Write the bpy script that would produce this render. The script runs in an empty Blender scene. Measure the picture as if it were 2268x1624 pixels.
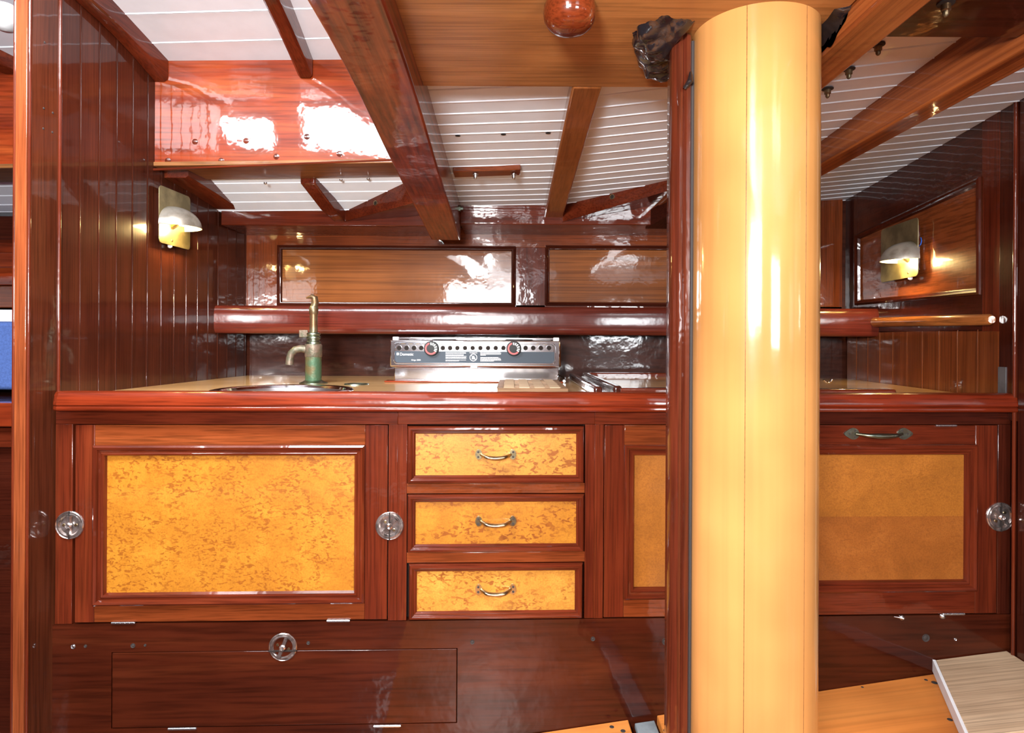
import bpy, bmesh, math, random
from mathutils import Vector, Matrix, noise
random.seed(7)
PI = math.pi
sc = bpy.context.scene
COL = sc.collection
# ------------------------------------------------------------------ camera, world, light
F = 1400.0; CX = 1134.0; CY = 757.0; W = 2268.0; HH = 1624.0
ROLL = math.radians(0.3)
Rv = Vector((math.cos(ROLL), 0, math.sin(ROLL))); Uv = Vector((-math.sin(ROLL), 0, math.cos(ROLL))); Fv = Vector((0, 1, 0))
cam_d = bpy.data.cameras.new('camera'); cam = bpy.data.objects.new('camera', cam_d); COL.objects.link(cam)
cam.matrix_world = Matrix(((Rv.x, Uv.x, -Fv.x, 0), (Rv.y, Uv.y, -Fv.y, 0), (Rv.z, Uv.z, -Fv.z, 0), (0, 0, 0, 1)))
cam_d.sensor_width = 36; cam_d.lens = 36 * F / W
cam_d.shift_y = -(HH / 2 - CY) / W
cam_d.clip_start = 0.02
sc.camera = cam
w = bpy.data.worlds.new('world'); sc.world = w; w.use_nodes = True
w.node_tree.nodes['Background'].inputs[0].default_value = (1.0, 0.86, 0.74, 1)
w.node_tree.nodes['Background'].inputs[1].default_value = 0.35
sc.view_settings.view_transform = 'Standard'; sc.view_settings.look = 'None'
sc.view_settings.gamma = 1; sc.view_settings.use_curve_mapping = False
sc.view_settings.exposure = 0.95

def area(name, loc, target, sx, sy, power, col):
    l = bpy.data.lights.new(name, 'AREA'); l.shape = 'RECTANGLE'; l.size = sx; l.size_y = sy; l.energy = power; l.color = col
    o = bpy.data.objects.new(name, l); COL.objects.link(o); o.location = loc
    o.rotation_euler = (Vector(target) - Vector(loc)).to_track_quat('-Z', 'Y').to_euler()
    return o
area('skylight_daylight', (-0.66, 0.74, 0.93), (-0.60, 0.95, 0.0), 0.50, 0.40, 22, (0.92, 0.96, 1.0))
area('skylight_daylight', (-1.20, 0.66, 0.94), (-1.15, 0.85, 0.0), 0.20, 0.22, 9, (0.92, 0.96, 1.0))
area('key_light', (-0.28, -0.5, 0.20), (0.08, 1.6, 0.36), 0.24, 0.20, 27, (1.0, 0.985, 0.97))  # key light placed from the cast shadows, flash-like, not a hatch fitting
area('companionway_daylight', (-0.25, -1.0, 0.30), (0.05, 1.6, 0.2), 0.7, 0.45, 13, (0.97, 0.98, 1.0))
area('right_fill', (0.85, -0.7, 0.15), (0.95, 1.4, 0.45), 0.45, 0.3, 9, (0.93, 0.97, 1.0))  # added fill for the dim right-hand ceiling, not an actual hatch

# ------------------------------------------------------------------ helpers
def unproj(px, py):
    return Fv + Rv * ((px - CX) / F) + Uv * ((CY - py) / F)
def P(px, py, d):
    r = unproj(px, py); return r * d
def PZ(px, py, z):
    r = unproj(px, py); return r * (z / r.z)
def PX(px, py, x):
    r = unproj(px, py); return r * (x / r.x)
class Frame:
    """vertical plane: u along, v away from the viewer, z up"""
    def __init__(s, a, b, away):
        s.o = Vector((a[0], a[1], 0)); s.u = (Vector((b[0], b[1], 0)) - s.o).normalized()
        n = Vector((-s.u.y, s.u.x, 0))
        if n.dot(Vector((away[0], away[1], 0))) < 0: n = -n
        s.n = n
    def w(s, u, v, z): return s.o + s.u * u + s.n * v + Vector((0, 0, z))
    def pix(s, px, py, v=0.0):
        r = unproj(px, py); t = (s.o + s.n * v).dot(s.n) / r.dot(s.n); p = r * t
        return ((p - s.o).dot(s.u), p.z)
    def rect(s, x0, y0, x1, y1, v=0.0):
        mx, my = (x0 + x1) / 2, (y0 + y1) / 2
        u0 = s.pix(x0, my, v)[0]; u1 = s.pix(x1, my, v)[0]
        zt = s.pix(mx, y0, v)[1]; zb = s.pix(mx, y1, v)[1]
        return (u0, u1, zb, zt)
def inset(poly, d):
    n = len(poly); out = []
    a = sum(poly[i][0] * poly[(i + 1) % n][1] - poly[(i + 1) % n][0] * poly[i][1] for i in range(n))
    sg = 1 if a > 0 else -1
    L = []
    for i in range(n):
        p, q = poly[i], poly[(i + 1) % n]
        dx, dy = q[0] - p[0], q[1] - p[1]; l = math.hypot(dx, dy)
        nx, ny = -dy / l * sg, dx / l * sg
        L.append((p[0] + nx * d, p[1] + ny * d, dx, dy))
    for i in range(n):
        x1, y1, dx1, dy1 = L[i - 1]; x2, y2, dx2, dy2 = L[i]
        den = dx1 * dy2 - dy1 * dx2
        t = ((x2 - x1) * dy2 - (y2 - y1) * dx2) / den
        out.append((x1 + dx1 * t, y1 + dy1 * t))
    return out
class MB:
    def __init__(s): s.v = []; s.f = []; s.m = []
    def add(s, vs, fs, mi=0):
        b = len(s.v); s.v += [Vector(x) for x in vs]
        for f in fs: s.f.append([b + i for i in f]); s.m.append(mi)
        return s
    def hexa(s, p, mi=0):
        return s.add(p, [(0, 1, 2, 3), (7, 6, 5, 4), (0, 4, 5, 1), (1, 5, 6, 2), (2, 6, 7, 3), (3, 7, 4, 0)], mi)
    def box(s, x0, x1, y0, y1, z0, z1, mi=0):
        return s.hexa([(x0, y0, z0), (x1, y0, z0), (x1, y1, z0), (x0, y1, z0), (x0, y0, z1), (x1, y0, z1), (x1, y1, z1), (x0, y1, z1)], mi)
    def fbox(s, fr, r, v0, v1, mi=0):
        u0, u1, z0, z1 = r
        return s.hexa([fr.w(u0, v0, z0), fr.w(u1, v0, z0), fr.w(u1, v1, z0), fr.w(u0, v1, z0), fr.w(u0, v0, z1), fr.w(u1, v0, z1), fr.w(u1, v1, z1), fr.w(u0, v1, z1)], mi)
    def prism(s, pts, vec, mi=0):
        n = len(pts); vec = Vector(vec)
        return s.add([Vector(p) for p in pts] + [Vector(p) + vec for p in pts],
                     [tuple(range(n)), tuple(range(2 * n - 1, n - 1, -1))] + [(i, (i + 1) % n, n + (i + 1) % n, n + i) for i in range(n)], mi)
    def fprism(s, fr, poly, v0, v1, mi=0):
        return s.prism([fr.w(u, v0, z) for u, z in poly], fr.n * (v1 - v0), mi)
    def ring(s, fr, poly, prof, mi=0, mis=None):
        """mitred moulding round poly; prof = [(inset, v)]"""
        n = len(poly); vs = []
        for d, v in prof:
            q = inset(poly, d) if abs(d) > 1e-9 else poly
            vs += [fr.w(u, v, z) for u, z in q]
        k = len(prof)
        for i in range(n):
            fs = [(j * n + i, j * n + (i + 1) % n, (j + 1) * n + (i + 1) % n, (j + 1) * n + i) for j in range(k - 1)]
            b = len(s.v)
            mm = mis[i] if mis else mi
            s.add(vs, fs, mm)
        return s
    def sweep(s, path, prof, close=False, cap=True, mi=0):
        """path = list of (origin, a, b) frames, prof = [(p,q)] -> origin + a*p + b*q"""
        k = len(prof); vs = []; fs = []
        for o, a, b in path: vs += [Vector(o) + Vector(a) * p + Vector(b) * q for p, q in prof]
        m = len(path)
        for j in range(m - 1):
            for i in range(k): fs.append((j * k + i, j * k + (i + 1) % k, (j + 1) * k + (i + 1) % k, (j + 1) * k + i))
        if cap: fs += [tuple(range(k)), tuple(range((m - 1) * k, m * k))]
        return s.add(vs, fs, mi)
    def tube(s, pts, r, seg=14, mi=0, squash=1.0):
        pts = [Vector(p) for p in pts]; n = len(pts); vs = []; fs = []
        if not hasattr(r, '__len__'): r = [r] * n
        t0 = (pts[1] - pts[0]).normalized()
        a = t0.orthogonal().normalized()
        if abs(t0.z) < 0.9: a = Vector((0, 0, 1)) - t0 * t0.z; a.normalize()
        for i in range(n):
            t = ((pts[min(i + 1, n - 1)] - pts[max(i - 1, 0)])).normalized()
            a = (a - t * a.dot(t)).normalized(); b = t.cross(a)
            for j in range(seg):
                an = 2 * PI * j / seg
                vs.append(pts[i] + a * math.cos(an) * r[i] * squash + b * math.sin(an) * r[i])
        for i in range(n - 1):
            for j in range(seg): fs.append((i * seg + j, i * seg + (j + 1) % seg, (i + 1) * seg + (j + 1) % seg, (i + 1) * seg + j))
        fs += [tuple(range(seg)), tuple(range((n - 1) * seg, n * seg))]
        return s.add(vs, fs, mi)
    def lathe(s, prof, o, ax=(0, 0, 1), seg=32, mi=0, a0=0, a1=2 * PI):
        o = Vector(o); ax = Vector(ax).normalized(); a = ax.orthogonal().normalized(); b = ax.cross(a); k = len(prof)
        full = abs(a1 - a0 - 2 * PI) < 1e-6; m = seg if full else seg + 1
        vs = []; fs = []
        for j in range(m):
            t = a0 + (a1 - a0) * j / seg
            for r, h in prof: vs.append(o + ax * h + (a * math.cos(t) + b * math.sin(t)) * max(r, 1e-5))
        for j in range(seg):
            j2 = (j + 1) % m
            for i in range(k - 1): fs.append((j * k + i, j2 * k + i, j2 * k + i + 1, j * k + i + 1))
        return s.add(vs, fs, mi)
def link(name, mesh, mats, loc, parent):
    for m in (mats if isinstance(mats, (list, tuple)) else [mats]): mesh.materials.append(m)
    o = bpy.data.objects.new(name, mesh); COL.objects.link(o)
    if parent is not None: o.parent = parent
    else: o.location = loc
    return o
def worldloc(p):
    v = Vector((0, 0, 0))
    while p is not None: v += p.location; p = p.parent
    return v
def obj(name, mb, mats, parent=None, bevel=0.0, sharp=38, seg=2):
    vs = mb.v
    if parent is not None: o = worldloc(parent)
    else:
        xs = [p.x for p in vs]; ys = [p.y for p in vs]; zs = [p.z for p in vs]
        o = Vector(((min(xs) + max(xs)) / 2, (min(ys) + max(ys)) / 2, min(zs)))
    me = bpy.data.meshes.new(name)
    me.from_pydata([p - o for p in vs], [], mb.f)
    me.polygons.foreach_set('material_index', mb.m)
    bm = bmesh.new(); bm.from_mesh(me)
    bmesh.ops.remove_doubles(bm, verts=bm.verts, dist=1e-6)
    bmesh.ops.recalc_face_normals(bm, faces=bm.faces)
    bm.to_mesh(me); bm.free()
    for p in me.polygons: p.use_smooth = True
    me.set_sharp_from_angle(angle=math.radians(sharp))
    ob = link(name, me, mats, o, parent)
    if bevel:
        b = ob.modifiers.new('bevel', 'BEVEL'); b.width = bevel; b.segments = seg; b.limit_method = 'ANGLE'; b.angle_limit = math.radians(40)
        b.harden_normals = False
    return ob
def tag(o, label=None, cat=None, group=None, kind=None):
    if label: o['label'] = label
    if cat: o['category'] = cat
    if group: o['group'] = group
    if kind: o['kind'] = kind
    return o
def thing(name, loc, label, cat, group=None):
    o = bpy.data.objects.new(name, None); COL.objects.link(o); o.location = Vector(loc); o.empty_display_size = 0.05
    return tag(o, label, cat, group)

# ------------------------------------------------------------------ materials
def nodes(name):
    m = bpy.data.materials.new(name); m.use_nodes = True; nt = m.node_tree
    return m, nt, nt.nodes, nt.links, nt.nodes['Principled BSDF']
def ramp(N, stops):
    r = N.new('ShaderNodeValToRGB'); e = r.color_ramp.elements
    while len(e) < len(stops): e.new(0.5)
    for i, (p, c) in enumerate(stops): e[i].position = p; e[i].color = (c[0], c[1], c[2], 1)
    return r
def coords(N, L, scale, rot=(0, 0, 0)):
    tc = N.new('ShaderNodeTexCoord'); oi = N.new('ShaderNodeObjectInfo')
    mu = N.new('ShaderNodeMath'); mu.operation = 'MULTIPLY'; mu.inputs[1].default_value = 13.7; L.new(oi.outputs['Random'], mu.inputs[0])
    ad = N.new('ShaderNodeVectorMath'); ad.operation = 'ADD'; L.new(tc.outputs['Object'], ad.inputs[0]); L.new(mu.outputs[0], ad.inputs[1])
    mp = N.new('ShaderNodeMapping'); mp.inputs['Scale'].default_value = scale; mp.inputs['Rotation'].default_value = rot
    L.new(ad.outputs[0], mp.inputs['Vector'])
    return mp, ad
def wood(name, dark, mid, light, axis='X', across=26, along=1.6, rough=0.32, coat=0.9, spec=0.5, ripple=0.03, fine=1.0, coat_rough=0.05, lum=1.0, contrast=0.45, distort=0.5, flat=False):
    m, nt, N, L, B = nodes(name)
    s = [across] * 3; s['XYZ'.index(axis)] = along
    if flat: s[2] = along
    mp, ad = coords(N, L, s)
    n1 = N.new('ShaderNodeTexNoise'); n1.inputs['Scale'].default_value = 1.0; n1.inputs['Detail'].default_value = 5; n1.inputs['Distortion'].default_value = distort
    L.new(mp.outputs[0], n1.inputs['Vector'])
    dk = [d + (m_ - d) * (1 - contrast) for d, m_ in zip(dark, mid)]; lt = [l + (m_ - l) * (1 - contrast) for l, m_ in zip(light, mid)]; dark, light = dk, lt
    sc3 = lambda c: tuple(x * lum for x in c)
    r1 = ramp(N, [(0.30, sc3(dark)), (0.52, sc3(mid)), (0.75, sc3(light))]); L.new(n1.outputs['Fac'], r1.inputs[0])
    s2 = [across * 9] * 3; s2['XYZ'.index(axis)] = along * 4
    if flat: s2[2] = along; 
    mp2, _ = coords(N, L, s2)
    n2 = N.new('ShaderNodeTexNoise'); n2.inputs['Scale'].default_value = 1.0; n2.inputs['Detail'].default_value = 3
    L.new(mp2.outputs[0], n2.inputs['Vector'])
    lo = 1 - 0.40 * fine
    r2 = ramp(N, [(0.34, (lo, lo, lo)), (0.56, (1, 1, 1))]); L.new(n2.outputs['Fac'], r2.inputs[0])
    mx = N.new('ShaderNodeMix'); mx.data_type = 'RGBA'; mx.blend_type = 'MULTIPLY'; mx.inputs[0].default_value = 1
    L.new(r1.outputs[0], mx.inputs[6]); L.new(r2.outputs[0], mx.inputs[7])
    # broad cloudy variation
    n3 = N.new('ShaderNodeTexNoise'); n3.inputs['Scale'].default_value = 5; n3.inputs['Detail'].default_value = 2; L.new(ad.outputs[0], n3.inputs['Vector'])
    r3 = ramp(N, [(0.3, (0.82, 0.79, 0.77)), (0.7, (1.12, 1.12, 1.12))]); L.new(n3.outputs['Fac'], r3.inputs[0])
    mx2 = N.new('ShaderNodeMix'); mx2.data_type = 'RGBA'; mx2.blend_type = 'MULTIPLY'; mx2.inputs[0].default_value = 1
    L.new(mx.outputs[2], mx2.inputs[6]); L.new(r3.outputs[0], mx2.inputs[7])
    L.new(mx2.outputs[2], B.inputs['Base Color'])
    B.inputs['Roughness'].default_value = rough; B.inputs['Specular IOR Level'].default_value = spec * 0.16
    B.inputs['Coat Weight'].default_value = coat; B.inputs['Coat Roughness'].default_value = coat_rough; B.inputs['Coat IOR'].default_value = 1.5
    n4 = N.new('ShaderNodeTexNoise'); n4.inputs['Scale'].default_value = 16; n4.inputs['Detail'].default_value = 3; L.new(ad.outputs[0], n4.inputs['Vector'])
    bp = N.new('ShaderNodeBump'); bp.inputs['Strength'].default_value = ripple * 4; bp.inputs['Distance'].default_value = 0.01; L.new(n4.outputs['Fac'], bp.inputs['Height'])
    L.new(bp.outputs[0], B.inputs['Coat Normal']); L.new(bp.outputs[0], B.inputs['Normal'])
    return m
MAH = ((0.060, 0.0080, 0.0035), (0.115, 0.0175, 0.0060), (0.19, 0.036, 0.0105))
MAHR = ((0.125, 0.014, 0.005), (0.26, 0.036, 0.009), (0.40, 0.080, 0.018))
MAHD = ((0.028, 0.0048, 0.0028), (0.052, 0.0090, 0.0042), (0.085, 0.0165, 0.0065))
BRN = ((0.085, 0.015, 0.004), (0.175, 0.036, 0.009), (0.27, 0.066, 0.018))
mah = {a: wood('mahogany_' + a, *MAH, axis=a) for a in 'XYZ'}
mahr = {a: wood('red_mahogany_' + a, *MAHR, axis=a, across=14, ripple=0.02, contrast=1.0) for a in 'XZ'}
mahd = {a: wood('dark_mahogany_' + a, *MAHD, axis=a) for a in 'XYZ'}
mahb = {a: wood('brown_mahogany_' + a, *BRN, axis=a) for a in 'XYZ'}
base_wood = wood('locker_mahogany', (0.022, 0.0038, 0.002), (0.055, 0.0095, 0.0035), (0.088, 0.019, 0.006), axis='X', across=14, along=1.0, coat=0.6, coat_rough=0.07)
pineY = wood('beam_pine', (0.065, 0.008, 0.003), (0.165, 0.024, 0.008), (0.27, 0.052, 0.015), axis='Y', across=120, along=0.5, fine=0.3, contrast=1.0, distort=0.05, coat=0.6)
pineA = wood('right_beam_pine', (0.12, 0.022, 0.006), (0.30, 0.080, 0.020), (0.46, 0.15, 0.042), axis='Y', across=90, along=1.0, fine=0.3, contrast=1.0, distort=0.3, coat=0.5)
beamY = wood('small_beam_wood', (0.17, 0.05, 0.014), (0.27, 0.088, 0.024), (0.36, 0.125, 0.037), axis='Y', across=25, fine=0.6)
teak = wood('teak_board_wood', (0.24, 0.085, 0.024), (0.42, 0.175, 0.052), (0.54, 0.25, 0.085), axis='X', across=30, along=1.6, coat=0.35, coat_rough=0.2, fine=0.8)
counter_m = wood('counter_wood', (0.46, 0.25, 0.10), (0.62, 0.37, 0.16), (0.72, 0.47, 0.22), axis='X', across=16, along=1.0, coat=0.7, coat_rough=0.06, fine=0.3, ripple=0.01)
carlin_m = wood('carlin_wood', (0.13, 0.048, 0.017), (0.25, 0.10, 0.034), (0.36, 0.155, 0.055), axis='X', across=24, coat=0.4, coat_rough=0.15)
mast_m = wood('mast_pine', (0.40, 0.170, 0.050), (0.50, 0.230, 0.070), (0.58, 0.295, 0.098), axis='Z', across=11, along=0.25, coat=1.0, fine=0.18, ripple=0.012, coat_rough=0.10)
floor_m = wood('sole_board_wood', (0.42, 0.12, 0.026), (0.62, 0.21, 0.046), (0.74, 0.30, 0.075), axis='X', across=10, along=0.5, coat=0.3, coat_rough=0.25, fine=0.4, flat=True)
palefloor = wood('pale_plywood', (0.36, 0.235, 0.14), (0.56, 0.40, 0.26), (0.66, 0.50, 0.34), axis='X', across=40, along=1.2, coat=0.0, rough=0.6, fine=0.9, flat=True)
board_m = wood('chopping_board_wood', (0.16, 0.085, 0.045), (0.27, 0.155, 0.085), (0.36, 0.23, 0.14), axis='X', across=40, along=3, coat=0.0, rough=0.55)
stripZ = wood('batten_mahogany', (0.045, 0.007, 0.004), (0.085, 0.015, 0.006), (0.14, 0.030, 0.011), axis='Z', across=30, ripple=0.05)
postend_lit = wood('lit_post_mahogany', (0.15, 0.030, 0.010), (0.26, 0.062, 0.019), (0.38, 0.115, 0.038), axis='Z', across=30)  # post wood lightened to paint in the light on its end face
panel_back = wood('back_panel_mahogany', (0.13, 0.035, 0.009), (0.23, 0.070, 0.017), (0.32, 0.110, 0.029), axis='X', across=20, along=0.6, ripple=0.015, coat=1, contrast=0.5)

def maple(name, base, light, dark, s=1.0, fl=1.0, seam=None):
    m, nt, N, L, B = nodes(name)
    mp, ad = coords(N, L, (1, 1, 1.0))
    n1 = N.new('ShaderNodeTexNoise'); n1.inputs['Scale'].default_value = 9; n1.inputs['Detail'].default_value = 5; n1.inputs['Distortion'].default_value = 1.2
    L.new(mp.outputs[0], n1.inputs['Vector'])
    r1 = ramp(N, [(0.32, tuple(b * 0.86 for b in base)), (0.5, base), (0.68, light)]); L.new(n1.outputs['Fac'], r1.inputs[0])
    # short tangled flecks
    mp2, _ = coords(N, L, (1.0, 1.0, 1.9), (0, 0.5, 0))
    n2 = N.new('ShaderNodeTexNoise'); n2.inputs['Scale'].default_value = 84 * s; n2.inputs['Detail'].default_value = 1.2; n2.inputs['Distortion'].default_value = 0.9
    L.new(mp2.outputs[0], n2.inputs['Vector'])
    r2 = ramp(N, [(0.515, (0, 0, 0)), (0.575, (0.6, 0.6, 0.6)), (0.62, (1, 1, 1))]); L.new(n2.outputs['Fac'], r2.inputs[0])
    n3 = N.new('ShaderNodeTexNoise'); n3.inputs['Scale'].default_value = 14 * s; n3.inputs['Detail'].default_value = 2; L.new(ad.outputs[0], n3.inputs['Vector'])
    r3 = ramp(N, [(0.36, (0.3, 0.3, 0.3)), (0.52, (1, 1, 1))]); L.new(n3.outputs['Fac'], r3.inputs[0])
    mm = N.new('ShaderNodeMath'); mm.operation = 'MULTIPLY'; L.new(r2.outputs[0], mm.inputs[0]); L.new(r3.outputs[0], mm.inputs[1])
    mm2 = N.new('ShaderNodeMath'); mm2.operation = 'MULTIPLY'; L.new(mm.outputs[0], mm2.inputs[0]); mm2.inputs[1].default_value = 0.85 * fl
    mx = N.new('ShaderNodeMix'); mx.data_type = 'RGBA'; L.new(mm2.outputs[0], mx.inputs[0]); L.new(r1.outputs[0], mx.inputs[6]); mx.inputs[7].default_value = (*dark, 1)
    # fine pores
    n5 = N.new('ShaderNodeTexNoise'); n5.inputs['Scale'].default_value = 300; n5.inputs['Detail'].default_value = 2; L.new(ad.outputs[0], n5.inputs['Vector'])
    r5 = ramp(N, [(0.35, (0.86, 0.84, 0.8)), (0.6, (1.04, 1.04, 1.04))]); L.new(n5.outputs['Fac'], r5.inputs[0])
    mx5 = N.new('ShaderNodeMix'); mx5.data_type = 'RGBA'; mx5.blend_type = 'MULTIPLY'; mx5.inputs[0].default_value = 1
    L.new(mx.outputs[2], mx5.inputs[6]); L.new(r5.outputs[0], mx5.inputs[7])
    L.new(mx5.outputs[2], B.inputs['Base Color'])
    B.inputs['Roughness'].default_value = 0.35; B.inputs['Coat Weight'].default_value = 0.6; B.inputs['Coat Roughness'].default_value = 0.08
    return m
maple1 = maple('birdseye_maple', (0.42, 0.155, 0.013), (0.49, 0.20, 0.019), (0.25, 0.070, 0.006))
maple2 = maple('birdseye_maple_bold', (0.49, 0.215, 0.028), (0.57, 0.275, 0.043), (0.26, 0.075, 0.008), s=0.85, fl=1.15)
maple2b = maple('birdseye_maple_amber', (0.41, 0.155, 0.012), (0.49, 0.20, 0.018), (0.23, 0.06, 0.005), s=0.85, fl=1.15)
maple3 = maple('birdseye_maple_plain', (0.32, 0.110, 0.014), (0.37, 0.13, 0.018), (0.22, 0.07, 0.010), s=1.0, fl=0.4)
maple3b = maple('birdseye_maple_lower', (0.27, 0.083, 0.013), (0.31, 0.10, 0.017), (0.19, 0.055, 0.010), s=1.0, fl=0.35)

def simple(name, col, rough=0.5, metal=0.0, coat=0.0, emis=None, es=0.0, bump=0.0, bs=40, var=0.0, col2=None, vs=20):
    m, nt, N, L, B = nodes(name)
    B.inputs['Base Color'].default_value = (*col, 1); B.inputs['Roughness'].default_value = rough; B.inputs['Metallic'].default_value = metal
    B.inputs['Coat Weight'].default_value = coat; B.inputs['Coat Roughness'].default_value = 0.05
    mp, ad = coords(N, L, (1, 1, 1))
    n = N.new('ShaderNodeTexNoise'); n.inputs['Scale'].default_value = vs; n.inputs['Detail'].default_value = 4; L.new(ad.outputs[0], n.inputs['Vector'])
    c2 = col2 if col2 else tuple(c * (1 - var) for c in col)
    r = ramp(N, [(0.38, c2), (0.6, col)]); L.new(n.outputs['Fac'], r.inputs[0]); L.new(r.outputs[0], B.inputs['Base Color'])
    if emis: B.inputs['Emission Color'].default_value = (*emis, 1); B.inputs['Emission Strength'].default_value = es
    if bump:
        n2 = N.new('ShaderNodeTexNoise'); n2.inputs['Scale'].default_value = bs; n2.inputs['Detail'].default_value = 3; L.new(ad.outputs[0], n2.inputs['Vector'])
        bp = N.new('ShaderNodeBump'); bp.inputs['Strength'].default_value = bump; bp.inputs['Distance'].default_value = 0.01
        L.new(n2.outputs['Fac'], bp.inputs['Height']); L.new(bp.outputs[0], B.inputs['Normal'])
    return m
white_m = simple('white_gloss_paint', (0.84, 0.90, 0.98), 0.30, coat=0.35, bump=0.02, bs=20, var=0.04)
steel = simple('polished_steel', (0.82, 0.83, 0.86), 0.11, 1.0, bump=0.03, bs=9, var=0.03)
satin = simple('satin_steel', (0.66, 0.67, 0.70), 0.28, 1.0, var=0.1)
brass = simple('tarnished_brass', (0.55, 0.44, 0.24), 0.28, 1.0, bump=0.05, bs=60, col2=(0.30, 0.24, 0.15), vs=30)
brassg = simple('greenish_bronze', (0.24, 0.25, 0.18), 0.35, 1.0, bump=0.08, bs=80, col2=(0.24, 0.30, 0.24), vs=50)
plate_brass = simple('sconce_brass', (0.40, 0.33, 0.17), 0.36, 0.8, bump=0.03, bs=30, col2=(0.22, 0.18, 0.09), vs=18)
dome_brass = simple('sconce_shade_brass', (0.46, 0.42, 0.36), 0.34, 0.6, bump=0.04, bs=30, col2=(0.28, 0.24, 0.19), vs=25)
chrome_old = simple('worn_chrome', (0.62, 0.55, 0.53), 0.22, 0.9, bump=0.15, bs=60, col2=(0.30, 0.25, 0.23), vs=70)
gap_shade = simple('painted_gap_shade', (0.012, 0.006, 0.004), 0.9)  # near-black colour stands for the shade inside gaps and holes
black_m = simple('black_plastic', (0.012, 0.012, 0.013), 0.6)
red_m = simple('red_print', (0.62, 0.03, 0.03), 0.4)
white_print = simple('white_print', (0.80, 0.80, 0.80), 0.5)
label_m = simple('slate_label', (0.035, 0.050, 0.070), 0.6)
green_m = simple('verdigris_bronze', (0.055, 0.115, 0.060), 0.5, 0.35, bump=0.15, bs=120, col2=(0.12, 0.09, 0.035), vs=28)
pink_m = simple('corroded_bronze', (0.22, 0.15, 0.11), 0.45, 0.5, bump=0.15, bs=120, col2=(0.12, 0.115, 0.075), vs=45)
brown_bronze = simple('brown_bronze', (0.19, 0.105, 0.05), 0.38, 0.75, bump=0.08, bs=90, col2=(0.20, 0.17, 0.10), vs=40)
tape_m = simple('black_tarred_wrap', (0.014, 0.009, 0.009), 0.14, 0.0, coat=0.8, bump=0.45, bs=30, col2=(0.008, 0.008, 0.010), vs=20)
blue_m = simple('blue_cushion_fabric', (0.085, 0.16, 0.46), 0.9, var=0.2, bump=0.1, bs=300, vs=200)
grey_m = simple('grey_metal_sheet', (0.50, 0.58, 0.62), 0.35, 0.6, bump=0.2, bs=40, var=0.35)
greyblock = simple('grey_slot_metal', (0.14, 0.14, 0.15), 0.4, 0.3, var=0.4)
white_edge = simple('white_painted_edge', (0.80, 0.80, 0.82), 0.5, var=0.06)
putty = simple('bleached_lashing', (0.10, 0.11, 0.11), 0.7, var=0.4)
wire_m = simple('blue_wire_insulation', (0.02, 0.12, 0.55), 0.4)
glow = simple('lit_bulb_glass', (1.0, 0.9, 0.6), 0.5, emis=(1.0, 0.80, 0.36), es=9)
inner_glow = simple('shade_white_lining', (0.95, 0.92, 0.75), 0.5)
chip_m = simple('splintered_wood', (0.62, 0.48, 0.34), 0.8, var=0.4)
caulk = simple('grey_sealant', (0.030, 0.022, 0.020), 0.75)

# ------------------------------------------------------------------ frames of the place
CF = Frame((-1.014, 1.40), (1.164, 1.48), (0, 1))         # cabinet face
BF = Frame((-1.0, 2.30), (1.3, 2.30), (0, 1))             # back wall behind the counter
def wl(d): return -1.014 + 0.051 * (d - 1.4)
def wr(d): return 1.0636 + 0.068 * d
LF = Frame((wl(1.33), 1.33), (wl(2.3), 2.3), (-1, 0))     # left bulkhead face
RF = Frame((wr(1.43), 1.43), (wr(2.3), 2.3), (1, 0))      # right bulkhead face
ZC = -0.128                                               # counter surface
def Lu(d): return (Vector((wl(d), d, 0)) - LF.o).dot(LF.u)
def Ru(d): return (Vector((wr(d), d, 0)) - RF.o).dot(RF.u)
def zmid(x, d): return 0.5475 - 0.045 * d + (0.077 * (x - 0.15) if x > 0.15 else 0)
def zleft(x, d): return 0.43 + 0.33 * (2.10 - d) if d < 2.1 else 0.43 - 0.1 * (d - 2.1)
def ztrunk(x, d): return 0.775 + 0.20 * (1.76 - d) + 0.012 * (x + 1)

# ------------------------------------------------------------------ the setting
def beadboard(fr, u0, u1, z0, z1f, pitch, th=0.012, first=None, name=None, mats=None, bw=0.004):
    """vertical boards with a round bead at each joint; z1f(u) gives the top"""
    mb = MB(); u = first if first is not None else u0
    us = [u0]; k = u
    prof = [(u0, 0)]
    while k < u1 - 0.008:
        if k > u0 + 0.004:
            prof += [(k - 0.0012, 0), (k - 0.0006, 0.0025), (k, 0.0025), (k + 0.0005, -0.0001), (k + bw * 0.5, -0.0009), (k + bw, -0.0001), (k + bw + 0.0004, 0.002), (k + bw + 0.0010, 0.002), (k + bw + 0.0016, 0)]
        k += pitch
    prof += [(u1, 0)]
    n = len(prof)
    vs = [fr.w(a, v, z0) for a, v in prof] + [fr.w(a, v, z1f(a)) for a, v in prof]
    mb.add(vs, [(i, i + 1, n + i + 1, n + i) for i in range(n - 1)])
    a, b = u0, u1
    mb.add([fr.w(a, th, z0), fr.w(b, th, z0), fr.w(b, th, z1f(b)), fr.w(a, th, z1f(a)), fr.w(a, 0, z0), fr.w(b, 0, z0), fr.w(b, 0, z1f(b)), fr.w(a, 0, z1f(a))], [(0, 1, 2, 3), (0, 3, 7, 4), (1, 5, 6, 2)])
    return mb
wallm = wood('beadboard_mahogany', (0.030, 0.0062, 0.0032), (0.056, 0.0120, 0.0055), (0.092, 0.022, 0.009), axis='Z', across=30, along=1.2, ripple=0.012)
wallr = wood('right_beadboard_mahogany', (0.10, 0.022, 0.006), (0.19, 0.048, 0.013), (0.28, 0.082, 0.024), axis='Z', across=34, along=1.2, ripple=0.02)

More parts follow.
